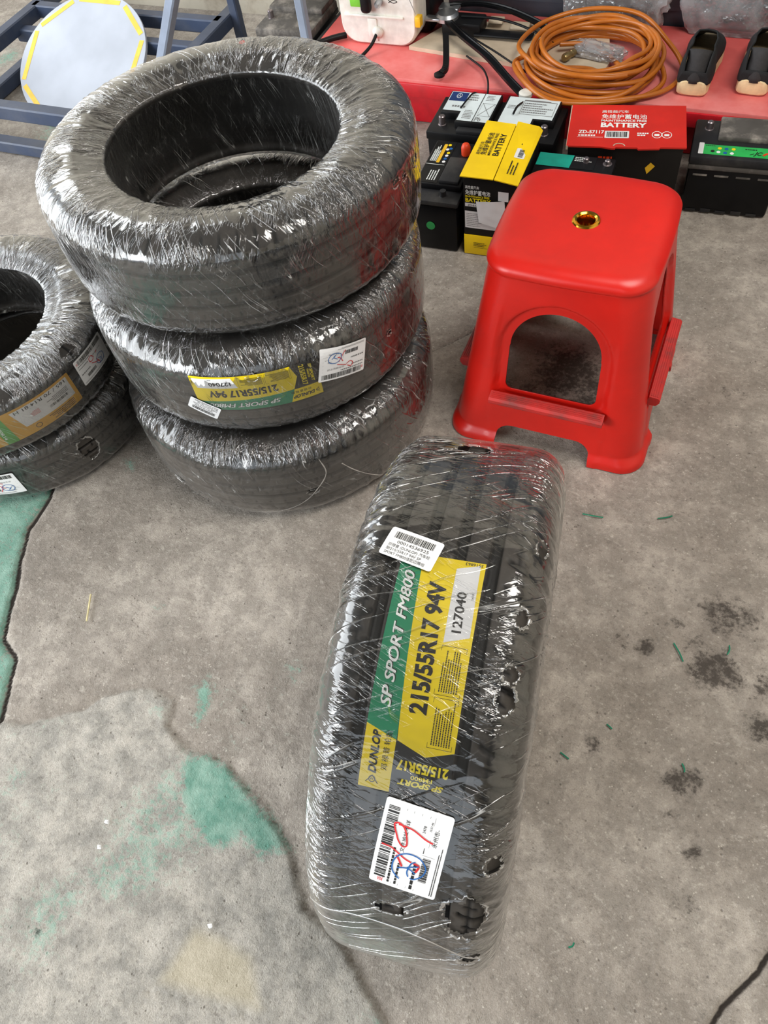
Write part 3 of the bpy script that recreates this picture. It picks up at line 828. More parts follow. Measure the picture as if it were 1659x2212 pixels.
GREENS = [([(-0.623, 0.157), (-0.591, 0.179), (-0.54, 0.174), (-0.476, 0.143), (-0.42, 0.124), (-0.374, 0.09), (-0.416, 0.062), (-0.463, 0.083), (-0.475, 0.055), (-0.514, 0.043), (-0.574, 0.081), (-0.61, 0.118)], 0.95),
          ([(-0.678, 0.285), (-0.66, 0.317), (-0.626, 0.295), (-0.617, 0.25), (-0.625, 0.21), (-0.655, 0.236)], 0.7), ([(-0.86, 0.416), (-0.817, 0.436), (-0.801, 0.414), (-0.841, 0.383)], 0.5),
          ([(-0.536, 0.396), (-0.49, 0.403), (-0.47, 0.361), (-0.505, 0.343)], 0.55), ([(-0.76, 0.237), (-0.705, 0.242), (-0.685, 0.198), (-0.732, 0.209)], 0.55), ([(-0.956, 0.033), (-0.904, 0.052), (-0.843, 0.057), (-0.89, -0.022), (-0.918, -0.042)], 0.45),
          ([(-2.249, 1.943), (-2.019, 1.988), (-1.84, 1.805), (-2.227, 1.804)], 0.6), ([(-2.843, 2.398), (-2.7, 2.384), (-2.48, 2.051), (-2.556, 2.036)], 0.6), ([(-1.121, 0.716), (-1.087, 0.733), (-1.071, 0.689), (-1.096, 0.688)], 0.7)]
STAINS_AND_SHADE = [(0.225, 0.754, .05, .9), (0.22, 0.637, .045, 1), (0.266, 0.758, .03, .8), (0.055, 0.64, .022, .9), (0.104, 0.647, .02, .9), (0.135, 0.703, .02, .7), (0.309, 0.641, .03, .9), (0.321, 0.558, .035, .9), (0.061, 0.437, .022, .8), (0.095, 0.416, .016, .7), (0.203, 0.424, .028, .9), (0.241, 0.322, .014, .9), (0.123, 0.373, .008, .8), (0.196, 0.368, .012, .8), (0.244, 0.247, .018, .6), (-0.707, -0.17, .012, .8), (-0.389, 0.012, .05, .35), (-0.928, 0.41, .02, .5), (-0.851, 0.327, .02, .6), (-0.802, 0.376, .04, .45), (-0.206, 1.272, .10, .95), (-0.261, 1.151, .09, .8), (-0.128, 1.22, .08, .9), (-0.20, 1.08, .06, .5), (0.15, 1.302, .04, .6), (0.147, 1.767, .04, .6), (0.137, 1.525, .03, .5), (-0.069, 0.582, .03, .5), (-0.007, 0.482, .03, .5), (0.008, 0.226, .03, .5), (0.022, 0.284, .03, .5), (0.2, 0.95, .06, .2), (0.45, 1.1, .1, .3), (0.09, 0.72, .02, .6), (0.17, 0.68, .025, .7)]  # oil stains; those under the stool are enlarged to paint in its shadow


def inside(px, py, poly):
    r = np.zeros(px.shape, bool); n = len(poly)
    for i in range(n):
        x0, y0 = poly[i]; x1, y1 = poly[i - 1]
        if y0 == y1: continue
        c = ((y0 > py) != (y1 > py)) & (px < (x1 - x0) * (py - y0) / (y1 - y0) + x0)
        r ^= c
    return r


def dist_line(px, py, pts):
    d = np.full(px.shape, 9.0)
    for (x0, y0), (x1, y1) in zip(pts[:-1], pts[1:]):
        dx, dy = x1 - x0, y1 - y0
        t = np.clip(((px - x0) * dx + (py - y0) * dy) / (dx * dx + dy * dy), 0, 1)
        d = np.minimum(d, np.hypot(px - x0 - t * dx, py - y0 - t * dy))
    return d


def sdf_poly(px, py, poly):
    d = dist_line(px, py, poly + [poly[0]])
    return np.where(inside(px, py, poly), d, -d)


def fbm(x, y, s, seed, octv=4):
    out = np.zeros_like(x); a = 1.0; tot = 0
    for o in range(octv):
        u = (x + 7) * s; v = (y + 7) * s
        out += a * vnoise2(u, v, int(np.max(u)) + 3, seed + o); tot += a
        a *= 0.55; s *= 2.1
    return out / tot


def build_floor():
    gx = np.concatenate([np.linspace(-9, -1.35, 70)[:-1], np.arange(-1.35, 0.62, 0.0055), np.linspace(0.62, 3.0, 40)])
    gy = np.concatenate([np.linspace(-7.0, -0.42, 40)[:-1], np.arange(-0.42, 1.35, 0.0055), np.linspace(1.352, 3.4, 60)])
    X, Y = np.meshgrid(gx, gy, indexing='ij')
    wob = (fbm(X, Y, 22, 11, 3) - 0.5) * 0.03 + (fbm(X, Y, 90, 15, 2) - 0.5) * 0.010
    slab = np.clip(sdf_poly(X, Y, SLAB) + wob * 0.5, -0.3, 0.3)
    left = np.clip(sdf_poly(X, Y, LEFT) + wob * 0.25, -0.3, 0.3)
    crack = np.zeros_like(X)
    for pts, w in CRACKS:
        d = dist_line(X + wob * 0.25, Y + wob * 0.25, pts)
        crack = np.maximum(crack, np.exp(-(d / w) ** 2) * min(1, w / 0.005 + 0.1))
    green = np.zeros_like(X)
    for poly, a in GREENS:
        s = sdf_poly(X, Y, poly); green = np.maximum(green, a * np.clip((s + 0.03) / 0.06, 0, 1))
    # faint paint left over on the upper layer and strong paint left of the crack
    green = np.maximum(green, 0.46 * (slab > 0) * np.clip(fbm(X, Y, 5, 21, 3) * 2.2 - 0.55, 0, 1))
    green = np.maximum(green, 0.66 * np.clip((left + 0.002) / 0.006, 0, 1))
    green = np.maximum(green, 0.3 * np.clip(1 - np.hypot(X + 0.55, Y - 0.27) / 0.3, 0, 1))
    stain = np.zeros_like(X)  # holds real stains plus the shade painted under the stool
    for x, y, r, a in STAINS_AND_SHADE:
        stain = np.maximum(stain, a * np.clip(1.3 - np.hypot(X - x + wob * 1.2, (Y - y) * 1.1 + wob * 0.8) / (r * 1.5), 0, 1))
    slabm = np.clip((slab + 0.003) / 0.006, 0, 1)
    fine = ((X > -1.35) & (X < 0.62) & (Y > -0.42) & (Y < 1.35)).astype(float)
    Z = (fbm(X, Y, 14, 41, 3) - 0.5) * 0.003 + (fbm(X, Y, 60, 45, 2) - 0.5) * 0.0014 - 0.0022
    Z = Z + 0.0 * slabm
    low = np.clip(1 - slabm, 0, 1)
    edge = np.exp(-np.clip(-slab, 0, 1) / 0.05) * low
    Z = (Z - edge * 0.007 - crack * 0.008) * fine - 0.0022 * (1 - fine)
    Z = np.minimum(Z, 0.0)
    n0, n1 = X.shape
    V = np.stack([X, Y, Z], -1).reshape(-1, 3)
    i = np.arange(n0 - 1)[:, None]; j = np.arange(n1 - 1)[None, :]
    F = np.stack([i * n1 + j, (i + 1) * n1 + j, (i + 1) * n1 + j + 1, i * n1 + j + 1], -1).reshape(-1, 4)
    me = bpy.data.meshes.new('floor'); me.from_pydata(V.tolist(), [], F.tolist()); me.update(); me.shade_smooth()
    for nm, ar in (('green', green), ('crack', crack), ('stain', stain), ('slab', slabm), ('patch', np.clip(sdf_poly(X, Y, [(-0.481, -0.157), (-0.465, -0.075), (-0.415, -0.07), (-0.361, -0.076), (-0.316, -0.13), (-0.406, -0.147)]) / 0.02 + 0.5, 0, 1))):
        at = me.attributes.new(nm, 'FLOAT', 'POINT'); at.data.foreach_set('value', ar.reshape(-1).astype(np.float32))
    t = NT('worn_concrete')
    tc = t.N('ShaderNodeTexCoord').outputs['Object']
    A = {k: t.N('ShaderNodeAttribute', attribute_name=k).outputs['Fac'] for k in ('green', 'crack', 'stain', 'slab', 'patch')}
    big = t.noise(tc, 3.5, 5, 0.6); mid = t.noise(tc, 22, 6, 0.65); fin = t.noise(tc, 130, 5, 0.7); grit = t.noise(tc, 420, 3, 0.7)
    xs = t.N('ShaderNodeSeparateXYZ'); t.L(tc, xs.inputs[0])
    c = t.mix(t.ramp(big, 0.32, 0.68), lin((150, 141, 131)), lin((192, 183, 172)))
    c = t.mix(t.ramp(mid, 0.34, 0.70, 0, 0.6), c, lin((104, 97, 90)))
    c = t.mix(t.math('MULTIPLY', t.ramp(mid, 0.52, 0.75), 0.5), c, lin((186, 178, 166)))
    cs = t.mix(t.ramp(mid, 0.3, 0.7), lin((148, 145, 138)), lin((194, 188, 178)))
    c = t.mix(A['slab'], c, cs)
    m60 = t.noise(t.mapping(tc, (1, 1.5, 1), (0, 0, 0.6)), 55, 5, 0.7)
    c = t.mix(t.ramp(m60, 0.40, 0.30, 0, 0.42), c, lin((96, 90, 84)))
    c = t.mix(t.ramp(m60, 0.56, 0.70, 0, 0.40), c, lin((216, 208, 196)))
    c = t.mix(t.ramp(fin, 0.46, 0.34, 0, 0.35), c, lin((92, 86, 80)))
    c = t.mix(t.ramp(fin, 0.56, 0.68, 0, 0.30), c, lin((214, 208, 198)))
    # aggregate specks
    vo = t.N('ShaderNodeTexVoronoi', i_Scale=150.0); t.L(tc, vo.inputs['Vector'])
    sp = t.math('MULTIPLY', t.ramp(vo.outputs['Distance'], 0.14, 0.30, 1, 0), t.ramp(t.noise(tc, 70, 2), 0.54, 0.66))
    c = t.mix(t.math('MULTIPLY', sp, t.math('SUBTRACT', 0.75, t.math('MULTIPLY', A['slab'], 0.5))), c, lin((206, 198, 186)))
    vo2 = t.N('ShaderNodeTexVoronoi', i_Scale=95.0); t.L(t.mapping(tc, loc=(3, 5, 0)), vo2.inputs['Vector'])
    pit = t.math('MULTIPLY', t.ramp(vo2.outputs['Distance'], 0.10, 0.24, 1, 0), t.ramp(t.noise(tc, 40, 3), 0.52, 0.66))
    c = t.mix(t.math('MULTIPLY', pit, 0.6), c, lin((88, 80, 74)))
    c = t.mix(t.ramp(grit, 0.35, 0.75, 0.0, 0.30), c, lin((92, 88, 82)))
    c = t.mix(t.math('MULTIPLY', A['patch'], 0.55), c, lin((196, 184, 156)))
    brk = t.math('ADD', t.math('MULTIPLY', fin, 0.45), t.math('ADD', t.math('MULTIPLY', mid, 0.25), t.math('MULTIPLY', m60, 0.30)))
    brk = t.math('ADD', t.math('MULTIPLY', t.math('SUBTRACT', brk, 0.5), 3.2), 0.5)
    gm = t.ramp(t.math('ADD', t.math('MULTIPLY', A['green'], 1.35), t.math('SUBTRACT', brk, 1.0)), -0.05, 0.35)
    gm = t.math('MULTIPLY', gm, t.ramp(A['green'], 0.02, 0.7, 0.0, 1.0))
    c = t.mix(t.math('MULTIPLY', gm, 0.88), c, t.mix(t.ramp(mid, 0.3, 0.7), lin((88, 144, 126)), lin((142, 180, 164))))
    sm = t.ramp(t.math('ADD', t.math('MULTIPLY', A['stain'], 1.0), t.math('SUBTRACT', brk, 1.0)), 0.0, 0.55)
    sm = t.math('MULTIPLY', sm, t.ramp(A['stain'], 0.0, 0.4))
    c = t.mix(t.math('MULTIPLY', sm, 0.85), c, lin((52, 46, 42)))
    c = t.mix(t.ramp(A['crack'], 0.35, 0.8), c, lin((54, 48, 44)))
    t.L(c, t.b.inputs['Base Color']); t.b.inputs['Roughness'].default_value = 0.82; t.b.inputs['Specular IOR Level'].default_value = 0.25
    h = t.math('ADD', t.math('MULTIPLY', fin, 0.6), t.math('MULTIPLY', grit, 0.35))
    h = t.math('SUBTRACT', h, t.math('MULTIPLY', pit, 0.35))
    t.L(t.bump(h, 0.8, 0.005), t.b.inputs['Normal'])
    me.materials.append(t.m)
    o = bpy.data.objects.new('floor', me); COL.objects.link(o); struct(o)


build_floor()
struct(box('wall_back', (-6.0, 2.74, -0.01), (2.6, 2.94, 3.2), M['wallpaint']))
struct(box('wall_right', (2.4, -3.2, -0.01), (2.6, 2.74, 3.2), M['wallpaint']))
struct(box('ceiling', (-4.0, -3.4, 3.2), (2.6, 3.0, 3.35), M['ceiling']))
struct(box('wall_front', (1.1, -3.4, -0.01), (2.6, -3.2, 3.2), M['wallpaint']))

# slate panel behind the bench
pn = thing('steel_cabinet', 'dark slate steel cabinet front standing behind the red bench', 'cabinet', (-0.2, 2.545, 0))
box('body', (-0.75, 0.0, 0.0), (2.3, 0.19, 1.5), M['panel'], pn, 0.004)
box('door', (-0.72, -0.008, 0.2), (0.85, 0.0, 1.46), M['panel'], pn, 0.003)
box('door', (0.87, -0.008, 0.2), (2.26, 0.0, 1.46), M['panel'], pn, 0.003)

# red bench
bn = thing('red_bench', 'low red painted steel bench along the back with a lipped edge', 'bench', (0, 0, 0))
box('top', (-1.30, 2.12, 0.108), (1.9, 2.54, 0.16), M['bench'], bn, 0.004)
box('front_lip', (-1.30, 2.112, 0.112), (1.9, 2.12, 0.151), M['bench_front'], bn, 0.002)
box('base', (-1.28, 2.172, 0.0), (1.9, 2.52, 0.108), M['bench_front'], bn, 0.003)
box('end_trim', (-1.312, 2.125, 0.10), (-1.30, 2.535, 0.158), M['charcoal'], bn, 0.002)


# ------------------------------------------------------------------ red stool
def build_stool():
    root = thing('plastic_stool', 'red plastic stool with arched sides and a gold ring in the seat', 'stool', (-0.205, 1.228, 0))
    H = 0.443
    def half(z):
        if z < 0.030: return 0.2155 - 0.22 * max(z - 0.006, 0) if z < 0.016 else 0.2133 - (z - 0.016) * 0.73
        return 0.203 - (z - 0.03) * (0.203 - 0.1535) / (0.405 - 0.03)
    zs = list(np.linspace(0, 0.03, 7)) + list(np.arange(0.034, 0.404, 0.0042)) + [0.404, 0.409, 0.413]
    ring_n = 4 * 76
    # perimeter: unit square with rounded corners, as function of half size and radius
    def ring(h, r, bulge):
        pts = []
        for q in range(4):
            L = h - r
            side = [(h, -L + 2 * L * i / 51, 0) for i in range(52)]
            corner = [(L + r * math.cos(a), L + r * math.sin(a), 0) for a in np.linspace(0, PI / 2, 26)[1:-1]]
            for (x, y, _) in side + corner:
                x2 = x + (bulge * (1 - min(1, (y / max(L, 1e-6)) ** 2)) if abs(y) <= L and x >= h - 1e-9 else 0)
                c, s = math.cos(q * PI / 2 - PI / 2), math.sin(q * PI / 2 - PI / 2)
                pts.append((x2 * c - y * s, x2 * s + y * c))
        return pts
    rings = []
    for z in zs:
        h = half(z); r = 0.052 + 0.006 * (z / H)
        rings.append((z, ring(h, r, 0.0)))
    # seat rim
    hb = 0.1525
    for dz, dh in ((0.4155, 0.0030), (0.420, 0.0040), (0.425, 0.0036), (0.4295, 0.0018), (0.4335, -0.0016), (0.437, -0.006), (0.4396, -0.0115), (0.4413, -0.018), (0.4422, -0.026), (0.4425, -0.036)):
        rings.append((dz, ring(hb + dh, max(0.020, 0.060 + min(dh, 0.0) * 0.5), 0.0035)))
    for k in (0.10, 0.085, 0.07, 0.055, 0.04, 0.03, 0.022): rings.append((0.4425 - (0.116 - k) * 0.010, ring(k, k * 0.55, 0.003 * k / 0.1) if k > 0.03 else ring(k, k * 0.97, 0)))
    n = len(rings[0][1])
    N0 = len(zs)
    V = np.array([[(p[0], p[1], z) for p in rg] for z, rg in rings])      # [ring, n, 3]
    # local side coordinate of every vertex: tangential offset from the middle of the nearest side
    side_id = (np.arange(n) // (n // 4))
    X = V[..., 0]; Y = V[..., 1]; Z = V[..., 2]
    ang = (side_id * PI / 2 - PI / 2)
    tx = -np.sin(ang); ty = np.cos(ang); nx = np.cos(ang); ny = np.sin(ang)
    S = X * tx + Y * ty      # tangential
    onside = np.abs(S) <= (np.abs(V[..., 0] * nx + V[..., 1] * ny) - 0.045)
    def sd_round(x, y, cx, cy, hx, hy, r):
        qx = np.abs(x - cx) - hx + r; qy = np.abs(y - cy) - hy + r
        return np.hypot(np.maximum(qx, 0), np.maximum(qy, 0)) + np.minimum(np.maximum(qx, qy), 0) - r
    def arch(s, z):
        low = sd_round(s, z, 0, 0.225, 0.094 - (z - 0.145) * 0.03, 0.080, 0.016)
        # arched head
        e = np.hypot(s / 0.0895, np.maximum(z - 0.255, 0) / 0.092) - 1
        up = e * 0.088
        return np.where(z > 0.255, up, low)
    def foot(s, z):
        return sd_round(s, z, 0, 0.0, 0.104 - z * 0.1, 0.058, 0.030)
    d1 = arch(S, Z); d2 = foot(S, Z)
    d = np.minimum(d1, d2); d[N0:] = 9
    # vertices on the border of the openings are pulled onto their outline
    def dd(s, z): return np.minimum(arch(s, z), foot(s, z))
    d = dd(S, Z); d[N0:] = 9
    nb = np.roll(np.arange(n), -1)
    cell = (d[:-1] + d[1:] + d[:-1][:, nb] + d[1:][:, nb]) / 4
    gone = cell < 0; gone[N0 - 1:] = False
    gone[:, side_id != side_id[nb]] = False
    tg = np.zeros((m_ := len(rings), n), bool); tk = np.zeros((m_, n), bool)
    for dst, src in ((tg, gone), (tk, ~gone)):
        dst[:-1] |= src; dst[1:] |= src
        sh_ = np.roll(src, 1, 1); dst[:-1] |= sh_; dst[1:] |= sh_
    brd = tg & tk
    eps = 1e-4; S0, Z0 = S.copy(), Z.copy()
    for it in range(5):
        d_ = dd(S, Z)
        gs = (dd(S + eps, Z) - d_) / eps; gz = (dd(S, Z + eps) - d_) / eps
        gz[0] = 0
        g2 = np.maximum(gs * gs + gz * gz, 1e-2)
        mv = np.where(brd, d_, 0)
        S = S - np.clip(mv * gs / g2, -0.004, 0.004); Z = Z - np.clip(mv * gz / g2, -0.004, 0.004)
    Nn = X * nx + Y * ny - (Z - Z0) * 0.132
    X = np.where(brd, S * tx + Nn * nx, X); Y = np.where(brd, S * ty + Nn * ny, Y)
    d1 = arch(S, Z)
    # recessed band round each arch and slightly proud corner columns, foot rim on legs only
    Nn = X * nx + Y * ny
    rec = np.clip((0.021 - d1) / 0.004, 0, 1) * (Z > 0.118)
    rec = rec * rec * (3 - 2 * rec); rec[N0:] = 0
    col = np.clip((np.abs(S) - 0.112) / 0.01, 0, 1); lowz = np.clip((0.36 - Z) / 0.12, 0, 1)
    panel = (1 - col) * lowz * 0.006; panel[N0:] = 0
    flush = np.clip((0.118 - Z) / 0.004, 0, 1) * (np.abs(S) < 0.122); flush[N0:] = 0
    sh = -(rec * 0.0075 + panel * (1 - flush)) + flush * 0.002
    X = X + sh * nx; Y = Y + sh * ny
    m = len(rings)
    faces = {'seat': [], 'leg0': [], 'leg1': [], 'leg2': [], 'leg3': []}
    for a in range(m - 1):
        for b in range(n):
            b2 = (b + 1) % n
            idx = [(a, b), (a, b2), (a + 1, b2), (a + 1, b)]
            if gone[a, b]: continue
            xc = sum(X[i] for i in idx); yc = sum(Y[i] for i in idx)
            key = 'seat' if a >= N0 - 1 else 'leg%d' % ((xc > 0) * 1 + (yc > 0) * 2)
            faces[key].append(tuple(i[0] * n + i[1] for i in idx))
    allv = np.stack([X, Y, Z], -1).reshape(-1, 3)
    allf = [f for fs in faces.values() for f in fs]
    tmp = bpy.data.meshes.new('tmp'); tmp.from_pydata(allv.tolist(), [], allf); tmp.update()
    nv = np.zeros(len(allv) * 3, np.float32); tmp.vertex_normals.foreach_get('vector', nv); nv = nv.reshape(-1, 3)
    bpy.data.meshes.remove(tmp)
    cnt = {}
    for f in allf:
        for k in range(4):
            e = (min(f[k], f[k - 1]), max(f[k], f[k - 1])); cnt[e] = cnt.get(e, 0) + 1
    for key, fs in faces.items():
        used = sorted({i for f in fs for i in f}); mp = {g: k for k, g in enumerate(used)}; nu = len(used)
        Vo = allv[used]; No = nv[used]; Vi = Vo - No * 0.004
        F = [tuple(mp[i] for i in f) for f in fs] + [tuple(mp[i] + nu for i in f[::-1]) for f in fs]
        for f in fs:
            for k in range(4):
                a_, b_ = f[k - 1], f[k]
                if cnt[(min(a_, b_), max(a_, b_))] == 1: F.append((mp[b_], mp[a_], mp[a_] + nu, mp[b_] + nu))
        o = mesh_obj('seat' if key == 'seat' else 'leg', np.concatenate([Vo, Vi]).tolist(), F, M['stool'], root, True)
        o.data.normals_split_custom_set_from_vertices(np.concatenate([No, -No]).tolist())
    # step ledges with fine ribs
    for q in range(4):
        a = q * PI / 2
        bm = bmesh.new()
        prof = [(-0.190, 0.146), (-0.2085, 0.1435), (-0.2125, 0.139), (-0.2120, 0.131), (-0.206, 0.122), (-0.186, 0.122)]
        vs0 = [bm.verts.new((-0.118, y, z)) for y, z in prof]; vs1 = [bm.verts.new((0.118, y, z)) for y, z in prof]
        k = len(prof)
        for i in range(k): bm.faces.new((vs0[i], vs0[(i + 1) % k], vs1[(i + 1) % k], vs1[i]))
        bm.faces.new(vs0); bm.faces.new(vs1)
        for i in range(4):
            y = -0.194 - i * 0.0042; z = 0.1455 - i * 0.0006
            add_box(bm, (-0.114, y - 0.0012, z - 0.001), (0.114, y + 0.0012, z + 0.0012))
        bmesh.ops.rotate(bm, verts=bm.verts[:], cent=(0, 0, 0), matrix=Matrix.Rotation(a, 3, 'Z'))
        bm_obj('step', bm, M['step'], root)['label'] = 'scuffed ribbed step between two legs'
    # gold ring
    g = lathe('ring', [(0.0155, 0.400), (0.0155, 0.438), (0.017, 0.4425), (0.0205, 0.4448), (0.0245, 0.4438), (0.0265, 0.4412), (0.026, 0.4395), (0.0175, 0.4365), (0.0170, 0.400)], M['gold'], root, n=32, close=True)
    g['label'] = 'gold ring in the seat'
    return root


build_stool()


# ------------------------------------------------------------------ batteries and cartons
def battery_posts(root, pts, z, r=0.009, h=0.022):
    for x, y in pts:
        lathe('terminal_post', [(0.012, z - 0.002), (0.0115, z + 0.001), (r + 0.0008, z + 0.002), (r, z + h), (r - 0.002, z + h + 0.002)], M['lead'], root, (x, y, 0), 16)


# big battery with white labels
b = thing('car_battery', 'large black car battery with white and navy labels beside the red bench', 'battery', (-0.775, 1.862, 0), (0, 0, D(1.5)), 'car batteries in front of the bench')
box('case', (0.003, 0.003, 0), (0.350, 0.172, 0.150), M['black'], b, 0.004, 2, 0.02)
box('lid', (0.0, 0.0, 0.146), (0.353, 0.175, 0.170), M['black'], b, 0.004)
for x0, x1, xa, xb in ((0.022, 0.170, 0.074, 0.170), (0.186, 0.336, 0.186, 0.284)):
    bm = bmesh.new(); add_box(bm, (x0, 0.066, 0.166), (x1, 0.172, 0.190), 0.003); add_box(bm, (xa, 0.026, 0.166), (xb, 0.072, 0.190), 0.003)
    bm_obj('raised_lid', bm, M['black'], b, True)
battery_posts(b, ((0.035, 0.040), (0.318, 0.040)), 0.170)
box('handle', (0.085, 0.002, 0.168), (0.165, 0.022, 0.180), M['charcoal'], b, 0.003)
pl = planar((0.026, 0.032, 0.1905), (1, 0, 0), (0, 1.54, 0))
s = place2d('label', poly_grid([(0.0, 0.088), (0.14, 0.088), (0.138, 0.0), (0.052, 0.0), (0.052, 0.028), (0.0, 0.028)], 0.2), pl, 0, M['icelabel'], b)
place2d('navy_panel', poly_grid([(0.002, 0.086), (0.05, 0.086), (0.05, 0.058), (0.002, 0.058)], 0.2), pl, 0.0004, M['navy'], s)
emb = lambda cx, cy, r, w: join2d(stroke2d([(cx + r * math.cos(a), cy + r * math.sin(a)) for a in np.linspace(0, 2 * PI, 13)], w), *[stroke2d([(cx, cy), (cx + r * math.cos(a), cy + r * math.sin(a))], w) for a in (PI / 2, PI / 2 + 2.094, PI / 2 - 2.094)])
place2d('emblem', emb(0.026, 0.0745, 0.007, 0.0012), pl, 0.0008, M['white_ink'], s)
place2d('print', join2d(micro2d(0.056, 0.062, 0.09, 0.084, 3, 1), micro2d(0.02, 0.036, 0.06, 0.048, 1, 2), micro2d(0.062, 0.006, 0.09, 0.034, 6, 3), micro2d(0.104, 0.066, 0.136, 0.084, 4, 4),
        stroke2d([(0.102, 0.018), (0.136, 0.058)], 0.0012), stroke2d([(0.136, 0.018), (0.102, 0.058)], 0.0012), outline2d(0.101, 0.018, 0.137, 0.058, 0.0006), text2d('Pb', 0.018, 0.100, 0.002, 0, 0.01)), pl, 0.0004, M['grey_ink'], s)
place2d('slit', rects2d([(0.0945, 0.0, 0.0965, 0.088)]), pl, 0.0005, M['ink'], s)
pl = planar((0.19, 0.032, 0.1905), (1, 0, 0), (0, 1.54, 0))
s = place2d('label', poly_grid([(0.002, 0.088), (0.142, 0.088), (0.140, 0.026), (0.088, 0.026), (0.088, 0.0), (0.0, 0.0)], 0.2), pl, 0, M['icelabel'], b)
place2d('print', join2d(outline2d(0.046, 0.036, 0.136, 0.078, 0.0012), micro2d(0.05, 0.04, 0.132, 0.074, 5, 7), micro2d(0.008, 0.05, 0.038, 0.062, 3, 8), rects2d([(0.046, 0.078, 0.118, 0.081)])), pl, 0.0004, M['grey_ink'], s)

# small battery beside the stack
b = thing('car_battery', 'small black battery with round green sticker between tyre stack and yellow carton', 'battery', (-0.725, 1.600, 0), (0, 0, D(2)), 'car batteries in front of the bench')
box('case', (0, 0, 0), (0.128, 0.235, 0.140), M['blackgloss'], b, 0.006, 2, 0.015)
box('ledge', (-0.003, -0.003, 0.136), (0.131, 0.238, 0.150), M['charcoal'], b, 0.004)
box('lid', (0.002, 0.045, 0.148), (0.126, 0.236, 0.166), M['black'], b, 0.004)
box('cover', (0.064, 0.050, 0.165), (0.118, 0.155, 0.176), M['charcoal'], b, 0.004)
pl = planar((0.006, 0.05, 0.1668), (1, 0, 0), (0, 1, 0))
s = place2d('label', poly_grid([(0, 0), (0.054, 0), (0.054, 0.18), (0, 0.18)], 0.3), pl, 0.0, M['blackgloss'], b)
place2d('orange_strip', poly_grid(rounded(0.024, 0.085, 0.033, 0.168, 0.003), 0.3), pl, 0.0004, M['yellow_clip'], s)
place2d('print', join2d(*[(lambda VF: (np.stack([x0 - VF[0][:, 1], VF[0][:, 0]], 1), VF[1]))(micro2d(0.09, 0, 0.165, 0.016, 3, sd)) for x0, sd in ((0.02, 3), (0.024, 5))], *[(lambda VF: (np.stack([0.05 - VF[0][:, 1], VF[0][:, 0]], 1), VF[1]))(micro2d(0.01, 0.004, 0.07, 0.03, 4, 8))], rects2d([(0.0, 0.076, 0.05, 0.0775)])), pl, 0.0004, M['white_ink'], s)
for i, (cx, cy, mm) in enumerate(((0.041, 0.165, 'yellow'), (0.048, 0.150, 'blue_ink'), (0.040, 0.145, 'paper'), (0.047, 0.130, 'yellow'), (0.046, 0.118, 'paper'), (0.046, 0.104, 'blue_ink'), (0.046, 0.091, 'paper'))):
    lathe('symbol', [(0.0045, 0.1668), (0.0045, 0.1676)], M[mm], b, (cx + 0.004, cy + 0.05, 0), 12)
lathe('terminal_cap', [(0.012, 0.165), (0.0125, 0.186), (0.009, 0.194), (0.006, 0.196)], M['redcap'], b, (0.098, 0.185, 0), 14)
lathe('terminal_post', [(0.014, 0.149), (0.008, 0.151), (0.008, 0.166)], M['charcoal'], b, (0.085, 0.024, 0), 14)
lathe('sticker', [(0.012, -0.0006), (0.012, -0.0012)], M['sticker_green'], b, (0.055, 0.0, 0.075), 20, axis='y')['label'] = 'round green sticker'

# yellow carton
c = thing('battery_carton', 'yellow-topped black battery carton with folded white paper on its front', 'carton', (-0.582, 1.606, 0), (0, 0, 0.047))
box('carton_body', (0.003, 0.003, 0.060), (0.139, 0.236, 0.222), M['carton_black'], c, 0.001)
box('base_band', (0.002, 0.002, 0), (0.140, 0.238, 0.060), M['carton_yellow'], c, 0.001)
def flap(name, pts, th, mat, parent):
    bm = bmesh.new(); lo = [bm.verts.new(p) for p in pts]; hi = [bm.verts.new((p[0], p[1], p[2] + th)) for p in pts]
    k = len(pts); bm.faces.new(lo[::-1]); bm.faces.new(hi)
    for i in range(k): bm.faces.new((lo[i], lo[(i + 1) % k], hi[(i + 1) % k], hi[i]))
    return bm_obj(name, bm, mat, parent)
fa = flap('lid_flap', [(-0.004, -0.002, 0.228), (0.080, -0.004, 0.229), (0.078, 0.232, 0.229), (-0.001, 0.240, 0.228)], 0.0025, M['carton_yellow'], c)
fb = flap('lid_flap', [(0.0825, -0.004, 0.229), (0.142, -0.006, 0.221), (0.149, 0.225, 0.223), (0.138, 0.236, 0.226), (0.0805, 0.242, 0.231)], 0.0025, M['carton_yellow'], c)
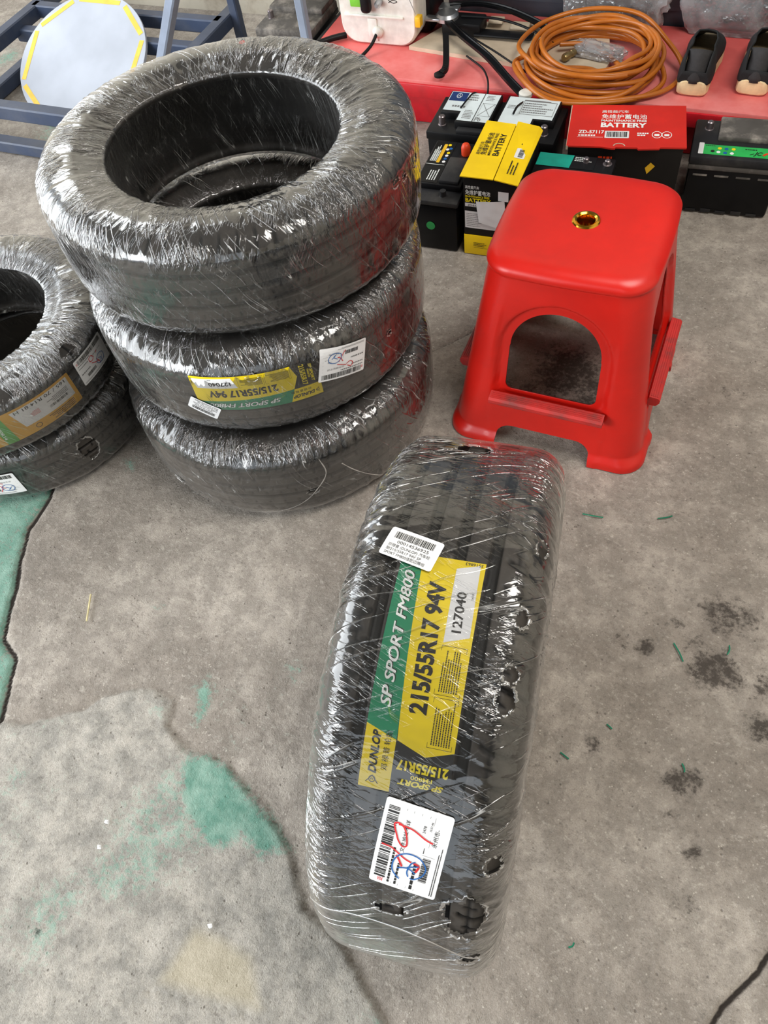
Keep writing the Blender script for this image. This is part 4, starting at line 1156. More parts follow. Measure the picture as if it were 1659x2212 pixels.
# the lettering on the flaps reads from the right side
rot90 = planar((0.0, 0.0, 0.2316), (0, 1, 0), (-1, 0, 0))
place2d('lettering', join2d(text2d('BATTERY', 0.0215, 0.090, -0.067, 0, 0.02, width=0.095), text2d('MAINTENANCE FREE', 0.010, 0.090, -0.0465, 0, 0.01, width=0.095), text2d('免维护蓄电池', 0.0165, 0.090, -0.0345, 0, 0.008, width=0.095), text2d('高性能汽车', 0.0105, 0.090, -0.019, 0, 0.008, width=0.055)), rot90, 0.0006, M['ink'], fa)
ff = lambda x, y, h: Vector((-y, x, 0.2318 + h - max(0, (-y - 0.0825)) * 0.115))
place2d('barcode_patch', poly_grid(rounded(0.095, -0.131, 0.135, -0.106, 0.003), 0.2), ff, 0.0005, M['paper'], fb)
place2d('lettering', join2d(barcode2d(0.099, -0.126, 0.131, -0.114, 30, 3), micro2d(0.028, -0.125, 0.082, -0.103, 3, 2), micro2d(0.15, -0.13, 0.175, -0.11, 3, 6), *[stroke2d([(0.203 - k * 0.017 + 0.0085 * math.cos(a), -0.112 - 0.003 * k + 0.0085 * math.sin(a)) for a in np.linspace(0, 2 * PI, 11)], 0.0012) for k in (0, 1)], stroke2d([(0.182, -0.115), (0.190, -0.115)], 0.006)), ff, 0.0008, M['ink'], fb)
fr = planar((0.0, 0.0025, 0.0), (1, 0, 0), (0, 0, 1))
place2d('front_text', join2d(text2d('高性能汽车', 0.0095, 0.008, 0.196, 0, 0.008, width=0.036), text2d('免维护蓄电池', 0.0145, 0.008, 0.180, 0, 0.008, width=0.064)), fr, 0.0006, M['white_ink'], c)
place2d('front_text', join2d(text2d('MAINTENANCE FREE', 0.0075, 0.008, 0.1715, 0, 0.02, width=0.062), text2d('BATTERY', 0.0150, 0.008, 0.1585, 0, 0.03, width=0.066)), fr, 0.0006, M['yellow_ink'], c)
place2d('code_strip', poly_grid([(0.007, 0.145), (0.07, 0.145), (0.07, 0.155), (0.007, 0.155)], 0.2), fr, 0.0006, M['paper'], c)
place2d('code_text', text2d('ZD-6-QW', 0.009, 0.014, 0.1465, 0, 0.01, width=0.034), fr, 0.0010, M['ink'], c)
place2d('data_panel', poly_grid([(0.006, 0.082), (0.12, 0.082), (0.12, 0.132), (0.006, 0.132)], 0.2), fr, 0.0006, M['paper'], c)
place2d('data_print', micro2d(0.010, 0.086, 0.055, 0.128, 8, 4, 0.3), fr, 0.0010, M['grey_ink'], c)
place2d('band_print', join2d(micro2d(0.028, 0.026, 0.07, 0.040, 3, 4), rects2d([(0.028, 0.0225, 0.066, 0.0232)])), planar((0, 0.0015, 0), (1, 0, 0), (0, 0, 1)), 0.0006, M['ink'], c)
place2d('code_panel', poly_grid([(0.092, 0.17), (0.118, 0.17), (0.118, 0.196), (0.092, 0.196)], 0.2), fr, 0.0008, M['paper'], c)
bmp = bmesh.new()
pp = [(0.036, -0.002, 0.165), (0.110, -0.006, 0.177), (0.118, -0.0065, 0.090), (0.044, -0.003, 0.105)]
g = []
for i in range(9):
    rowv = []
    for j in range(9):
        u, v = i / 8, j / 8
        p = Vector(pp[0]).lerp(Vector(pp[1]), u).lerp(Vector(pp[3]).lerp(Vector(pp[2]), u), v)
        p.y -= 0.003 * math.sin(u * PI) * (1 - v) + 0.0016 * mnoise.noise(Vector((u * 4, v * 4, 0)))
        rowv.append(bmp.verts.new(p))
    g.append(rowv)
for i in range(8):
    for j in range(8): bmp.faces.new((g[i][j], g[i + 1][j], g[i + 1][j + 1], g[i][j + 1]))
pap = bm_obj('pasted_paper', bmp, M['paper'], c, True); pap['label'] = 'loose white paper slip'

# teal labelled battery behind the stool
b = thing('car_battery', 'black battery with teal label behind the stool, left of the red carton', 'battery', (-0.440, 1.655, 0), (0, 0, D(2)), 'car batteries in front of the bench')
box('case', (0.002, 0.002, 0), (0.195, 0.168, 0.160), M['blackgloss'], b, 0.005, 2, 0.015)
box('lid', (0, 0, 0.157), (0.197, 0.170, 0.178), M['black'], b, 0.005)
battery_posts(b, ((0.125, 0.145), (0.178, 0.145)), 0.177, 0.007, 0.010)
pl = planar((0.004, 0.110, 0.1788), (1, 0, 0), (0, 1, 0))
s = place2d('label', poly_grid([(0, 0.0), (0.145, 0.0), (0.145, 0.055), (0, 0.055)], 0.3), pl, 0, M['black'], b)
place2d('teal_panel', poly_grid([(0.0, 0.0), (0.085, 0.0), (0.088, 0.054), (0.0, 0.054)], 0.3), pl, 0.0003, M['teal'], s)
place2d('print', micro2d(0.092, 0.03, 0.135, 0.05, 3, 3), pl, 0.0004, M['white_ink'], s)

# red carton
c = thing('battery_carton', 'red-topped black battery carton between the stool and the bench', 'carton', (-0.379, 1.838, 0), (0, 0, 0.175))
box('carton_body', (0.003, 0.003, 0), (0.284, 0.183, 0.188), M['carton_black'], c, 0.001)
bm = bmesh.new()
pts = [(-0.002, 0.0), (0.085, -0.002), (0.11, -0.008), (0.118, -0.008), (0.12, -0.003), (0.172, -0.003), (0.175, -0.009), (0.225, -0.006), (0.228, 0.0), (0.290, 0.0), (0.288, 0.186), (0.0, 0.186)]
tri = tessellate_polygon([[Vector((p[0], p[1], 0)) for p in pts]])
lo = [bm.verts.new((p[0], p[1], 0.189)) for p in pts]; hi = [bm.verts.new((p[0], p[1], 0.193)) for p in pts]
for t_ in tri:
    bm.faces.new([hi[i] for i in t_]); bm.faces.new([lo[i] for i in t_[::-1]])
for i in range(len(pts)):
    j = (i + 1) % len(pts); bm.faces.new((lo[i], lo[j], hi[j], hi[i]))
ld_ = bm_obj('lid', bm, M['carton_red'], c)
ld_['label'] = 'bright red printed lid'
box('lid_edge', (-0.003, -0.001, 0.183), (0.002, 0.184, 0.1925), M['carton_edge'], c)
pl = planar((0, 0, 0.1932), (1, 0, 0), (0, 1, 0))
place2d('lettering', join2d(text2d('高性能汽车', 0.0130, 0.078, 0.150, 0, 0.008, width=0.068), text2d('免维护蓄电池', 0.0215, 0.078, 0.124, 0, 0.008, width=0.114), text2d('MAINTENANCE FREE', 0.0130, 0.078, 0.109, 0, 0.025, width=0.114), text2d('BATTERY', 0.0280, 0.078, 0.084, 0, 0.04, width=0.114),
        text2d('ZD-57117', 0.0200, 0.024, 0.055, 0, 0.022, width=0.064), micro2d(0.024, 0.041, 0.085, 0.051, 1, 4, 0.6), micro2d(0.170, 0.045, 0.200, 0.062, 2, 6, 0.6), rects2d([(0.022, 0.038, 0.086, 0.0390)]),
        *[stroke2d([(cx + 0.0115 * math.cos(a), 0.053 + 0.014 * math.sin(a)) for a in np.linspace(0, 2 * PI, 15)], 0.0018) for cx in (0.218, 0.242)], *[stroke2d([(cx - 0.006, 0.052), (cx + 0.006, 0.052)], 0.009) for cx in (0.218, 0.242)]), pl, 0.0003, M['white_ink'], ld_)
place2d('barcode_patch', poly_grid(rounded(0.090, 0.036, 0.150, 0.067, 0.002), 0.2), pl, 0.0003, M['paper'], ld_)
place2d('barcode', barcode2d(0.095, 0.040, 0.145, 0.063, 34, 9), pl, 0.0006, M['ink'], ld_)
place2d('thumb_notch', stroke2d([(0.128 + 0.014 * math.cos(a), 0.0 + 0.013 * math.sin(a)) for a in np.linspace(0.15, PI - 0.15, 9)], 0.003), pl, 0.0003, M['carton_edge'], ld_)
place2d('front_print', join2d(micro2d(0.08, 0.155, 0.13, 0.168, 1, 3)), planar((0, 0.0025, 0), (1, 0, 0), (0, 0, 1)), 0.0006, M['redcap'], c)
place2d('front_mark', poly_grid([(0.20, 0.135), (0.212, 0.15), (0.224, 0.140), (0.207, 0.118)], 0.2), planar((0, 0.0025, 0), (1, 0, 0), (0, 0, 1)), 0.0006, M['yellow_clip'], c)

# green labelled battery
b = thing('car_battery', 'dusty black battery with bright green label right of the red carton', 'battery', (-0.083, 1.908, 0), (0, 0, 0.069), 'car batteries in front of the bench')
box('case', (0.004, 0.004, 0), (0.222, 0.166, 0.138), M['blackgloss'], b, 0.008, 2, 0.02)
box('rim', (0.002, 0.002, 0.124), (0.224, 0.168, 0.138), M['dusty'], b, 0.003)
box('lid', (0, 0, 0.137), (0.226, 0.170, 0.160), M['charcoal'], b, 0.006)
box('raised_lid', (0.060, 0.075, 0.158), (0.222, 0.168, 0.172), M['dusty'], b, 0.004)
battery_posts(b, ((0.035, 0.128), (0.196, 0.04)), 0.159, 0.008, 0.018)
for i in range(4): box('slot', (0.018 + i * 0.052, 0.0025, 0.108), (0.052 + i * 0.052, 0.0055, 0.112), M['dusty'], b)
for i in range(5): box('base_rib', (0.02 + i * 0.038, 0.004, 0.004), (0.045 + i * 0.038, 0.008, 0.010 + 0.003 * (i % 2)), M['charcoal'], b)
pl = planar((0.018, 0.014, 0.1606), (1, 0, 0), (0, 1, 0))
s = place2d('label', poly_grid([(0.012, 0.0), (0.195, 0.0), (0.195, 0.042), (0.012, 0.042)], 0.3), pl, 0, M['grass_green'], b)
place2d('white_tag', poly_grid(rounded(0.0, 0.0, 0.012, 0.048, 0.002), 0.3), pl, 0.0002, M['paper'], s)
place2d('print', join2d(micro2d(0.016, 0.034, 0.05, 0.040, 1, 4), text2d('JC', 0.020, 0.130, 0.010, 0, 0.03, shear=0.4, width=0.022), micro2d(0.11, 0.028, 0.15, 0.036, 1, 8), stroke2d([(0.122, 0.010), (0.132, 0.016)], 0.002)), pl, 0.0004, M['ink'], s)
place2d('flame_mark', stroke2d([(0.153, 0.010), (0.160, 0.018), (0.170, 0.022)], 0.006), pl, 0.0004, M['redcap'], s)
for cx, cy, mm in ((0.050, 0.028, 'yellow'), (0.066, 0.027, 'blue_ink'), (0.083, 0.028, 'yellow'), (0.048, 0.012, 'paper'), (0.064, 0.010, 'blue_ink'), (0.080, 0.010, 'paper'), (0.034, 0.014, 'ink')):
    lathe('symbol', [(0.0048, 0.1606), (0.0048, 0.1612)], M[mm], b, (cx + 0.018, cy + 0.014, 0), 12)

# dusty old battery by the wall
b = thing('car_battery', 'old grey dust-covered battery on the floor by the whitewashed wall', 'battery', (-1.535, 2.29, 0), (0, 0, D(1)))
box('case', (0.004, 0.004, 0), (0.200, 0.216, 0.150), M['dusty'], b, 0.006, 2, 0.02)
box('lid', (0, 0, 0.147), (0.205, 0.220, 0.178), M['dusty'], b, 0.006)
box('rear_lid', (0.004, 0.110, 0.176), (0.200, 0.218, 0.196), M['dusty'], b, 0.006)
box('side_band', (0.199, 0.002, 0.140), (0.207, 0.218, 0.155), M['black'], b, 0.001)
battery_posts(b, ((0.028, 0.075), (0.165, 0.060)), 0.177, 0.009, 0.022)


# ------------------------------------------------------------------ blue steel frame, disc, posts
f = thing('steel_stand', 'navy square-tube steel stand lying low at the far left', 'frame', (0, 0, 0))
B = M['steel_blue']
bar('rail', (-3.3, 1.733, 0.148), (-1.60, 1.733, 0.148), 0.045, 0.045, B, f)
bar('rail', (-3.3, 1.733, 0.022), (-1.60, 1.733, 0.022), 0.045, 0.040, B, f)
bar('rail', (-2.51, 1.72, 0.022), (-2.51, 2.70, 0.022), 0.045, 0.044, B, f)
bar('rail', (-2.50, 1.72, 0.149), (-2.50, 2.70, 0.149), 0.045, 0.044, B, f)
bar('rail', (-1.70, 1.72, 0.149), (-1.70, 2.45, 0.149), 0.045, 0.044, B, f)
bar('rail', (-2.50, 2.222, 0.124), (-1.70, 2.222, 0.124), 0.04, 0.044, B, f)
bar('rail', (-2.50, 2.345, 0.149), (-1.70, 2.345, 0.149), 0.04, 0.044, B, f)
bar('post', (-1.70, 1.930, 0.16), (-1.445, 1.855, 0.515), 0.030, 0.030, M['steel_post'], f)
bar('post', (-1.665, 2.395, 0.0), (-1.665, 2.395, 0.9), 0.032, 0.032, B, f)
bar('post', (-1.175, 2.00, 0.0), (-1.175, 2.00, 0.9), 0.026, 0.026, M['steel_post'], f)
bar('rail', (-1.70, 2.00, 0.022), (-1.165, 2.00, 0.022), 0.03, 0.03, B, f)

n_ = Vector((0.04435, -0.4436, 0.8951)).normalized()     # lying back on the frame
dc = thing('round_board', 'round white board edged with yellow tape, leaning on the navy frame', 'board', (0, 0, 0))
t_ = Vector((0.99504, 0.09948, 0)); t_ = (t_ - n_ * t_.dot(n_)).normalized(); up_ = n_.cross(t_)
RD = 0.245
ctr = Vector((-2.1398, 2.1076, 0.117))
dmat = Matrix(((t_.x, up_.x, n_.x, ctr.x), (t_.y, up_.y, n_.y, ctr.y), (t_.z, up_.z, n_.z, ctr.z), (0, 0, 0, 1)))
dc.matrix_world = dmat
lathe('panel', [(RD - 0.001, -0.006), (RD, -0.005), (RD, 0.005), (RD - 0.001, 0.006)], M['disc'], dc, n=72)
angs = [22, 62, 110, 152, 205, 248, 292, 330]
for i in range(8):
    a0 = D(angs[i] + 3); a1 = D(angs[(i + 1) % 8] - 3 + (360 if i == 7 else 0))
    p0 = Vector((math.cos(a0), math.sin(a0))) * (RD - 0.014); p1 = Vector((math.cos(a1), math.sin(a1))) * (RD - 0.014)
    place2d('tape_strip', stroke2d([p0, p1], 0.017), lambda x, y, h: Vector((x, y, h)), 0.0066, M['tape'], dc)

# ------------------------------------------------------------------ things on the bench
ZB = 0.16
m = thing('pump_housing', 'white plastic machine housing with black cable on the bench left end', 'machine', (-1.085, 2.29, ZB))
bm = bmesh.new()
pts = rounded(-0.128, 0.0, 0.124, 0.34, 0.055, 8)
pts = [(x * (1 + 0.10 * max(0, y - 0.05) * (1 if x > 0 else 0.25)), y) for x, y in pts]
layers = [(0.09, 1.0), (0.010, 1.0), (0.004, 0.985), (0.0, 0.955)]
rings = []
for yy, k in layers: rings.append([bm.verts.new((x * k, yy, 0.17 + (z - 0.17) * (k if k == 1 else 1 - (1 - k) * 0.8))) for x, z in pts])
for a_, b_ in zip(rings[:-1], rings[1:]):
    for i in range(len(pts)): bm.faces.new((a_[i], a_[(i + 1) % len(pts)], b_[(i + 1) % len(pts)], b_[i]))
bm.faces.new(rings[0]); bm.faces.new(rings[-1])
bm_obj('front_shell', bm, M['white_plastic'], m, True)
box('rear_body', (-0.11, 0.085, 0.0), (0.14, 0.22, 0.42), M['black'], m, 0.02)
box('recess', (-0.035, -0.0045, 0.012), (-0.004, 0.004, 0.078), M['white_plastic'], m, 0.003)
box('top_step', (-0.11, -0.006, 0.080), (0.085, 0.002, 0.088), M['white_plastic'], m, 0.003)
lathe('cable_gland', [(0.016, 0.0), (0.016, -0.010), (0.010, -0.016), (0.006, -0.020)], M['white_plastic'], m, (-0.003, 0, 0.040), 20, axis='y')
tube('cable', [(-0.003, -0.016, 0.040), (-0.012, -0.05, 0.020), (-0.035, -0.10, 0.006), (-0.065, -0.14, 0.005)], 0.005, M['black'], m)
box('hose_clip', (-0.045, -0.028, 0.098), (-0.012, 0.0, 0.175), M['black'], m, 0.012, 3)
lathe('nozzle', [(0.010, 0.0), (0.010, -0.02), (0.006, -0.028)], M['steel'], m, (0.012, 0, 0.125), 14, axis='y')
box('green_tape', (-0.085, -0.008, 0.108), (-0.04, 0.001, 0.15), M['lime'], m, 0.004)
box('yellow_latch', (0.122, -0.006, 0.062), (0.140, 0.02, 0.092), M['yellow_clip'], m, 0.004)
place2d('seam', stroke2d([(0.100, 0.175), (0.107, 0.140), (0.126, 0.098)], 0.0015), planar((0, -0.0002, 0), (1, 0, 0), (0, 0, 1)), 0.0006, M['grey_ink'], m)
place2d('fish_mark', join2d(stroke2d([(0.045, 0.128), (0.056, 0.132), (0.068, 0.128), (0.056, 0.124), (0.045, 0.128)], 0.002), stroke2d([(0.040, 0.132), (0.045, 0.128), (0.040, 0.124)], 0.002)), planar((0, -0.0002, 0), (1, 0, 0), (0, 0, 1)), 0.0006, M['ink'], m)
tag(tube('black_hose', [(-1.21, 2.31, ZB + 0.012), (-1.25, 2.28, ZB + 0.012), (-1.29, 2.23, ZB + 0.012), (-1.295, 2.17, ZB + 0.012)], 0.009, M['black']), 'short black hose on the red bench left of the white housing', 'hose')

bd = thing('plywood_board', 'pale plywood board lying on the red bench under the window regulator', 'board', (0, 0, ZB))
bm = bmesh.new()
P4 = [(-0.985, 2.278), (-0.385, 2.205), (-0.372, 2.29), (-0.42, 2.48), (-0.90, 2.45)]
lo = [bm.verts.new((x, y, 0.0005)) for x, y in P4]; hi = [bm.verts.new((x, y, 0.012)) for x, y in P4]
bm.faces.new(lo[::-1]); bm.faces.new(hi)
for i in range(5): bm.faces.new((lo[i], lo[(i + 1) % 5], hi[(i + 1) % 5], hi[i]))
bm_obj('sheet', bm, M['board'], bd)

rgz = ZB + 0.012
r = thing('window_regulator', 'black car window regulator with curved arms and cables on plywood board', 'car part', (0, 0, rgz))
flat = [(-0.011, -0.004), (0.011, -0.004), (0.011, 0.004), (0.0075, 0.004), (0.006, 0.001), (-0.006, 0.001), (-0.0075, 0.004), (-0.011, 0.004)]
def rail(pts, name='rail'):
    bm = bmesh.new(); add_sweep(bm, catmull(pts, 8), flat); return bm_obj(name, bm, M['blackgloss'], r)
rail([(-0.905, 2.375, 0.045), (-0.82, 2.292, 0.04), (-0.71, 2.205, 0.03), (-0.62, 2.115, 0.02), (-0.56, 2.060, 0.012)])
rail([(-0.905, 2.435, 0.05), (-0.82, 2.468, 0.045), (-0.72, 2.462, 0.035), (-0.60, 2.415, 0.02), (-0.54, 2.37, 0.012)])
box('motor', (-0.905, 2.352, 0.0005), (-0.78, 2.425, 0.040), M['black'], r, 0.008)
lathe('gear_cover', [(0.036, 0.038), (0.036, 0.048), (0.028, 0.056), (0.01, 0.058)], M['steel'], r, (-0.895, 2.38, 0), 20)
box('bracket', (-0.935, 2.41, 0.04), (-0.87, 2.45, 0.052), M['steel'], r, 0.004)
box('bracket', (-0.955, 2.345, 0.04), (-0.905, 2.372, 0.05), M['steel'], r, 0.004)
box('arm_plate', (-0.80, 2.345, 0.008), (-0.62, 2.385, 0.016), M['black'], r, 0.004)
box('glass_clip', (-0.70, 2.395, 0.012), (-0.645, 2.43, 0.022), M['board'], r, 0.003)
box('glass_clip', (-0.775, 2.415, 0.015), (-0.73, 2.445, 0.025), M['board'], r, 0.003)
bm = bmesh.new(); add_sweep(bm, catmull([(-0.862, 2.275, 0.045), (-0.845, 2.23, 0.03), (-0.822, 2.16, 0.012), (-0.828, 2.135, 0.006)], 6), [(-0.009, -0.005), (0.009, -0.005), (0.009, 0.005), (-0.009, 0.005)]); bm_obj('foot_bracket', bm, M['blackgloss'], r)
lathe('foot_pad', [(0.016, 0.0005), (0.016, 0.006), (0.012, 0.008)], M['black'], r, (-0.832, 2.132, 0), 16)
lathe('pulley', [(0.019, 0.010), (0.019, 0.018), (0.015, 0.021), (0.006, 0.0215)], M['white_plastic'], r, (-0.553, 2.062, 0), 20)
tube('cable', [(-0.88, 2.37, 0.03), (-0.79, 2.30, 0.03), (-0.70, 2.25, 0.02), (-0.62, 2.20, 0.012), (-0.57, 2.165, 0.01)], 0.0028, M['black'], r)
tube('cable', [(-0.85, 2.385, 0.045), (-0.74, 2.395, 0.04), (-0.64, 2.375, 0.03), (-0.55, 2.335, 0.014)], 0.0035, M['black'], r)
tube('cable', [(-0.785, 2.24, 0.006), (-0.72, 2.185, 0.006), (-0.69, 2.14, 0.006), (-0.675, 2.105, 0.002), (-0.673, 2.09, -0.02), (-0.674, 2.065, -0.014 - 0.0)], 0.0028, M['black'], r)
tube('cable', [(-0.545, 2.055, 0.012), (-0.545, 2.035, 0.010), (-0.548, 2.01, 0.018), (-0.552, 1.975, 0.026), (-0.553, 1.945, 0.024)], 0.0028, M['black'], r)
tube('wire', [(-0.674, 2.068, -0.014), (-0.690, 2.03, 0.020), (-0.698, 1.99, 0.022), (-0.703, 1.95, 0.021)], 0.0022, M['black'], r)

# hose coil
hz = ZB + 0.0075
hc = thing('hose_coil', 'coil of amber air hose with metal fitting lying on the red bench', 'hose', (-0.415, 2.265, hz))
turns = []
rr = random.Random(3)
pts = []
spec = [(0.150, 0, 0, .012), (0.158, .008, -.004, .012), (0.146, -.01, .006, .024), (0.164, 0.0, -.012, .004), (0.138, .014, .012, .034), (0.170, -.014, -.02, .004), (0.150, -.012, .004, .044), (0.158, .020, .0, .032), (0.143, .006, .016, .054), (0.176, -.018, -.030, .018), (0.132, .0, .020, .058), (0.150, .006, .002, .066), (0.124, -.006, .010, .030), (0.160, .0, -.010, .060)]
nt = 26
for i, (R0, cx, cy, z0) in enumerate(spec):
    R1, cx1, cy1, z1 = spec[min(i + 1, len(spec) - 1)]
    for k in range(nt):
        u = k / nt; a = -0.6 + 2 * PI * u
        R_ = R0 + (R1 - R0) * u; x_ = cx + (cx1 - cx) * u; y_ = cy + (cy1 - cy) * u; z_ = z0 + (z1 - z0) * u
        pts.append((x_ + R_ * 1.08 * math.cos(a), y_ + R_ * 1.02 * math.sin(a), z_ + 0.005 * math.sin(3 * a + i)))
hcoil = tube('hose', pts, 0.0066, M['hose'], hc, k=3, n=12)
tube('loose_loop', [(-0.10, -0.115, 0.030), (-0.165, -0.09, 0.052), (-0.218, 0.0, 0.045), (-0.18, 0.12, 0.05), (-0.06, 0.185, 0.064), (0.08, 0.178, 0.064), (0.18, 0.085, 0.045), (0.245, -0.005, 0.018), (0.215, -0.10, 0.006), (0.10, -0.175, 0.010), (-0.02, -0.21, 0.014), (-0.13, -0.17, 0.02), (-0.20, -0.08, 0.034)], 0.0066, M['hose'], hc)
tube('loose_loop', [(0.175, 0.03, 0.02), (0.205, -0.05, 0.004), (0.16, -0.14, 0.004), (0.05, -0.205, 0.012), (-0.06, -0.225, 0.02), (-0.15, -0.17, 0.03), (-0.215, -0.05, 0.02), (-0.15, 0.03, 0.015)], 0.0066, M['hose'], hc)
tube('hose_end', [(-0.07, -0.045, 0.013), (0.0, -0.04, 0.013), (0.06, -0.075, 0.013), (0.09, -0.12, 0.02)], 0.0066, M['hose'], hc)
tube('hose_end', [(-0.11, 0.045, 0.03), (-0.03, 0.07, 0.022), (0.05, 0.02, 0.014), (0.105, -0.05, 0.012)], 0.0066, M['hose'], hc)
ft = Matrix.Rotation(D(62), 4, 'Z')
bm = bmesh.new(); add_lathe(bm, [(0.009, 0.0), (0.011, 0.004), (0.011, 0.020), (0.008, 0.022), (0.008, 0.030), (0.010, 0.032), (0.010, 0.044), (0.006, 0.046), (0.006, 0.058)], (0, 0, 0), 12, 'x')
bmesh.ops.transform(bm, matrix=Matrix.Translation((-0.085, -0.005, 0.018)) @ ft, verts=bm.verts[:])
bm_obj('metal_fitting', bm, M['brass'], hc, True)['label'] = 'metal quick coupling on the hose end'


def bag(name, label, center, size, seed, ang, amp, cut=0.0, flat=0.0):
    bm = bmesh.new()
    bmesh.ops.create_icosphere(bm, subdivisions=5, radius=1.0)
    off = Vector((seed * 3.1, seed * 1.7, 0))
    for v in bm.verts:
        p = v.co.copy()
        q = Vector((math.copysign(abs(p.x) ** 0.55, p.x), math.copysign(abs(p.y) ** 0.7, p.y), math.copysign(abs(p.z) ** 0.6, p.z)))
        nn = mnoise.fractal(p * 1.6 + off, 0.9, 2.1, 3)
        rd = 1 - abs(mnoise.noise(p * 3.0 + off)) * 1.6
        k = 1 + amp * (nn * 0.6 + (rd - 0.6) * 0.35)
        q *= k
        if flat:
            q.x = q.x * (1 - flat * max(0, q.z) ** 1.5) - flat * 0.5 * max(0, q.z) ** 1.5
            q.y *= 1 + 0.8 * max(0, -q.z)
        q = Vector((q.x * size[0], q.y * size[1], q.z * size[2]))
        c, s = math.cos(ang), math.sin(ang)
        co = Vector((q.x * c - q.y * s, q.x * s + q.y * c, q.z)) + Vector(center)
        co.z = max(co.z, ZB + 0.001 + 0.002 * abs(nn))
        co.y = min(co.y, 2.530)
        v.co = co
    o = bm_obj(name, bm, M['bag'], None, True)
    return tag(o, label, 'bag')


bag('plastic_bag', 'bunched clear plastic bag behind the amber hose coil', (-0.415, 2.500, ZB + 0.15), (0.155, 0.020, 0.155), 1, D(0), 0.30, flat=0.45)
bag('plastic_bag', 'tall clear plastic bag leaning on the slate cabinet behind the shoes', (-0.095, 2.508, ZB + 0.16), (0.135, 0.020, 0.175), 2, 0.0, 0.14)
bag('plastic_bag', 'crumpled clear plastic film inside the hose coil', (-0.41, 2.315, ZB + 0.026), (0.075, 0.035, 0.014), 5, D(-15), 0.4)


def shoe(label, x, y, rz):
    root = thing('shoe', label, 'shoe', (x, y, ZB), (0, 0, rz), 'pair of black slip-on shoes')
    # sections along length (local +y towards the toe): (y, half width, sole z0, sole z1, upper top z, opening half width)
    secs = [(0.000, 0.030, 0.006, 0.040, 0), (0.004, 0.037, 0.002, 0.042, 0), (0.022, 0.041, 0.0, 0.041, 0), (0.06, 0.041, 0.0, 0.039, 0), (0.10, 0.041, 0.001, 0.040, 0), (0.14, 0.045, 0.001, 0.038, 0), (0.18, 0.050, 0.001, 0.036, 0), (0.22, 0.048, 0.003, 0.036, 0), (0.25, 0.038, 0.008, 0.038, 0), (0.268, 0.020, 0.016, 0.038, 0)]
    bm = bmesh.new(); rings = []
    for (yy, hw, z0, z1, zt) in secs:
        ring = []
        for a in range(16):
            t = 2 * PI * a / 16
            px = math.copysign(abs(math.cos(t)) ** 0.6, math.cos(t)) * hw * (1.06 if math.sin(t) < 0 else 1.0)
            pz = z0 + (z1 - z0) * (0.5 + 0.5 * math.copysign(abs(math.sin(t)) ** 0.5, math.sin(t)))
            ring.append(bm.verts.new((px, yy, pz)))
        rings.append(ring)
    for a_, b_ in zip(rings[:-1], rings[1:]):
        for i in range(16): bm.faces.new((a_[i], a_[(i + 1) % 16], b_[(i + 1) % 16], b_[i]))
    bm.faces.new(rings[0]); bm.faces.new(rings[-1])
    bm_obj('sole', bm, M['sole'], root, True)
    # upper: shell with an opening over the heel half
    us = [(0.003, 0.035, 0.066, 1), (0.014, 0.040, 0.096, 1), (0.034, 0.042, 0.108, 1), (0.065, 0.042, 0.100, 1), (0.095, 0.037, 0.096, 1), (0.12, 0.039, 0.102, 1), (0.14, 0.041, 0.108, .45), (0.16, 0.044, 0.098, .0), (0.185, 0.046, 0.080, 0), (0.215, 0.045, 0.066, 0), (0.242, 0.037, 0.054, 0), (0.260, 0.021, 0.046, 0)]
    bm = bmesh.new(); rings = []
    K = 18
    for (yy, hw, zt, op) in us:
        ring = []
        for i in range(K + 1):
            t = PI * i / K
            cx = math.cos(t); sz = math.sin(t)
            if op > 0:
                # walls only: half of the arch each side, stopping at the opening
                lim = 0.62 + 0.38 * (1 - op)
                tt = (t if t <= PI / 2 else PI - t) * lim
                cx = math.copysign(math.cos(tt) ** 0.7, math.cos(t) + 1e-9); sz = math.sin(tt) / math.sin(PI / 2 * lim)
                if i == K // 2: cx = 0.0001
            else: cx = math.copysign(abs(cx) ** 0.8, cx)
            ring.append(bm.verts.new((cx * hw * 1.08, yy, 0.034 + (zt - 0.034) * sz)))
        rings.append((ring, op))
    for (a_, oa), (b_, ob) in zip(rings[:-1], rings[1:]):
        for i in range(K):
            if oa > 0.5 and ob > 0.3 and i in (K // 2 - 1, K // 2): continue
            bm.faces.new((a_[i], a_[i + 1], b_[i + 1], b_[i]))
    # heel counter
    hr = rings[0][0]; bm.faces.new(hr)
    o = bm_obj('upper', bm, M['shoe'], root, True)
    md = o.modifiers.new('thickness', 'SOLIDIFY'); md.thickness = 0.004; md.offset = -1
    # heel panel
    bm = bmesh.new(); g = []
    for i in range(9):
        row_ = []
        for j in range(7):
            u = -0.5 + i / 8; v = j / 6
            row_.append(bm.verts.new((u * 0.058, -0.003 + 0.018 * (2 * u) ** 2 * 0.9 + 0.030 * v ** 1.6, 0.036 + v * (0.075 - 0.010 * (2 * u) ** 2))))
        g.append(row_)
    for i in range(8):
        for j in range(6): bm.faces.new((g[i][j], g[i + 1][j], g[i + 1][j + 1], g[i][j + 1]))
    o = bm_obj('heel_panel', bm, M['shoe_grey'], root, True)
    md = o.modifiers.new('thickness', 'SOLIDIFY'); md.thickness = 0.003
    bm = bmesh.new(); add_box(bm, (-0.030, 0.02, 0.036), (0.030, 0.14, 0.050), 0.002); bm_obj('insole', bm, M['shoe'], root)
    return root


shoe('black slip-on shoe with cream sole on the bench, nearer the amber hose', -0.131, 2.172, D(-1))
shoe('black slip-on shoe with cream sole on the bench, at the photo edge', 0.017, 2.203, D(-3))

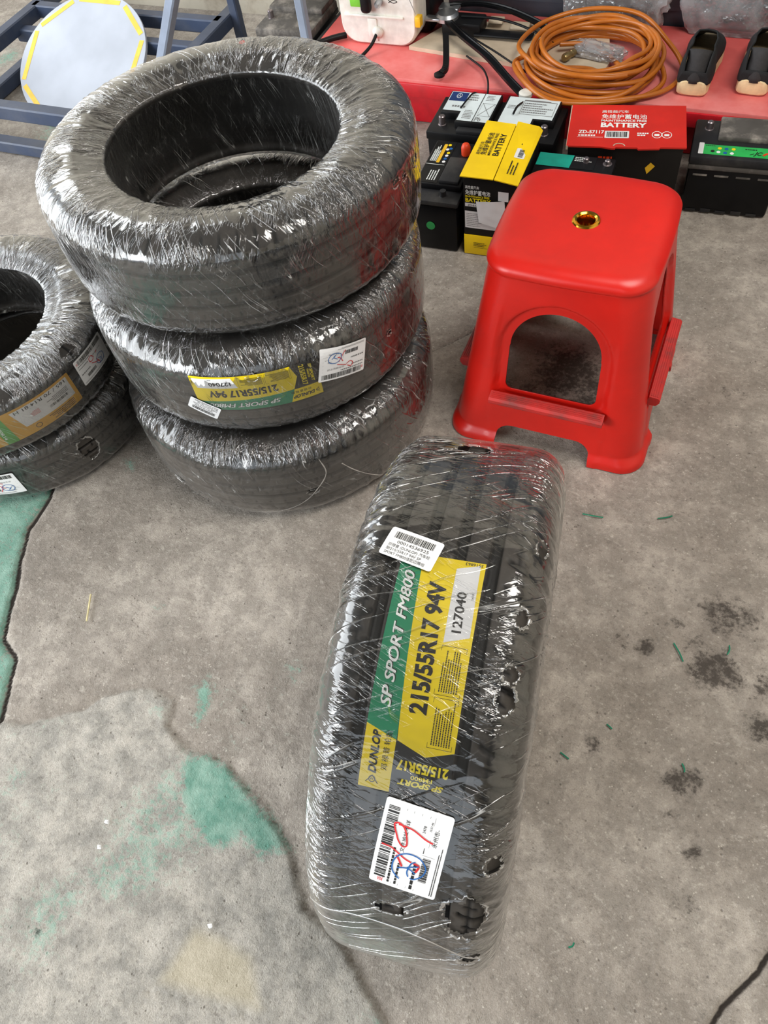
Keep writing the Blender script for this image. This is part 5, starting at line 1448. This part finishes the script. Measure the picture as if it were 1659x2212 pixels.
# bits lying about
tag(tube('straw', [(-0.958, 0.329, 0.003), (-0.985, 0.384, 0.003)], 0.002, M['straw'], n=6), 'yellow straw on the grey floor left of the standing tyre', 'straw')
ST = [(-0.079, 0.891), (-0.038, 0.895), (0.065, 0.926), (0.091, 0.941), (0.068, 0.478), (0.078, 0.473), (0.094, 0.122), (0.1, 0.131), (0.146, 0.667), (0.168, 0.637), (0.239, 0.695), (0.238, 0.676), (0.006, 0.403), (0.022, 0.397), (0.2, 0.455), (0.206, 0.442)]
SL = ['green plastic strand on the floor beside the far right end of the standing tyre', 'green plastic strand lying right of the stool, out on the open floor', 'short green strand in the shade close right of the standing tyre', 'green strand near the cracked corner, nearest of all to the viewer', 'thin green strand lying just left of the big oil stain', 'green strand lying inside the big dark oil stain', 'tiny green strand beside the bottom half of the standing tyre', 'green strand below the oil stains, right of a small dark spot']
CL = ['tiny white crumb on the pale slab, the farther of two close together', 'tiny white crumb on the pale slab, the nearer of two close together', 'white crumb on the pale slab below the green paint patch', 'white crumb on the floor at the foot of the tyre stack', 'white crumb on the floor between the two tyre piles']
for i in range(0, len(ST), 2):
    p, q = Vector((*ST[i], 0.002)), Vector((*ST[i + 1], 0.002)); mid = (p + q) / 2 + Vector((0.002, -0.001, 0.001))
    tag(tube('plastic_strand', [p, mid, q], 0.0014, M['strand'], n=5, k=3), SL[i // 2], 'strand', 'green plastic strands on the floor')
BT = [(-0.696, 0.013), (-0.686, -0.027), (-0.443, -0.06), (-0.774, 0.723), (-0.855, 0.684)]
for i, (x, y) in enumerate(BT):
    bm = bmesh.new(); bmesh.ops.create_icosphere(bm, subdivisions=1, radius=0.004)
    for v in bm.verts: v.co = Vector((x, y, 0.001)) + Vector((v.co.x * 1.3, v.co.y, v.co.z * 0.5 + 0.001)) * (1 + 0.4 * mnoise.noise(v.co * 300 + Vector((i, 0, 0))))
    tag(bm_obj('paper_crumb', bm, M['paper']), CL[i], 'crumb', 'white crumbs on the floor')

bpy.data.objects.remove(_fo); bpy.data.curves.remove(_fc)
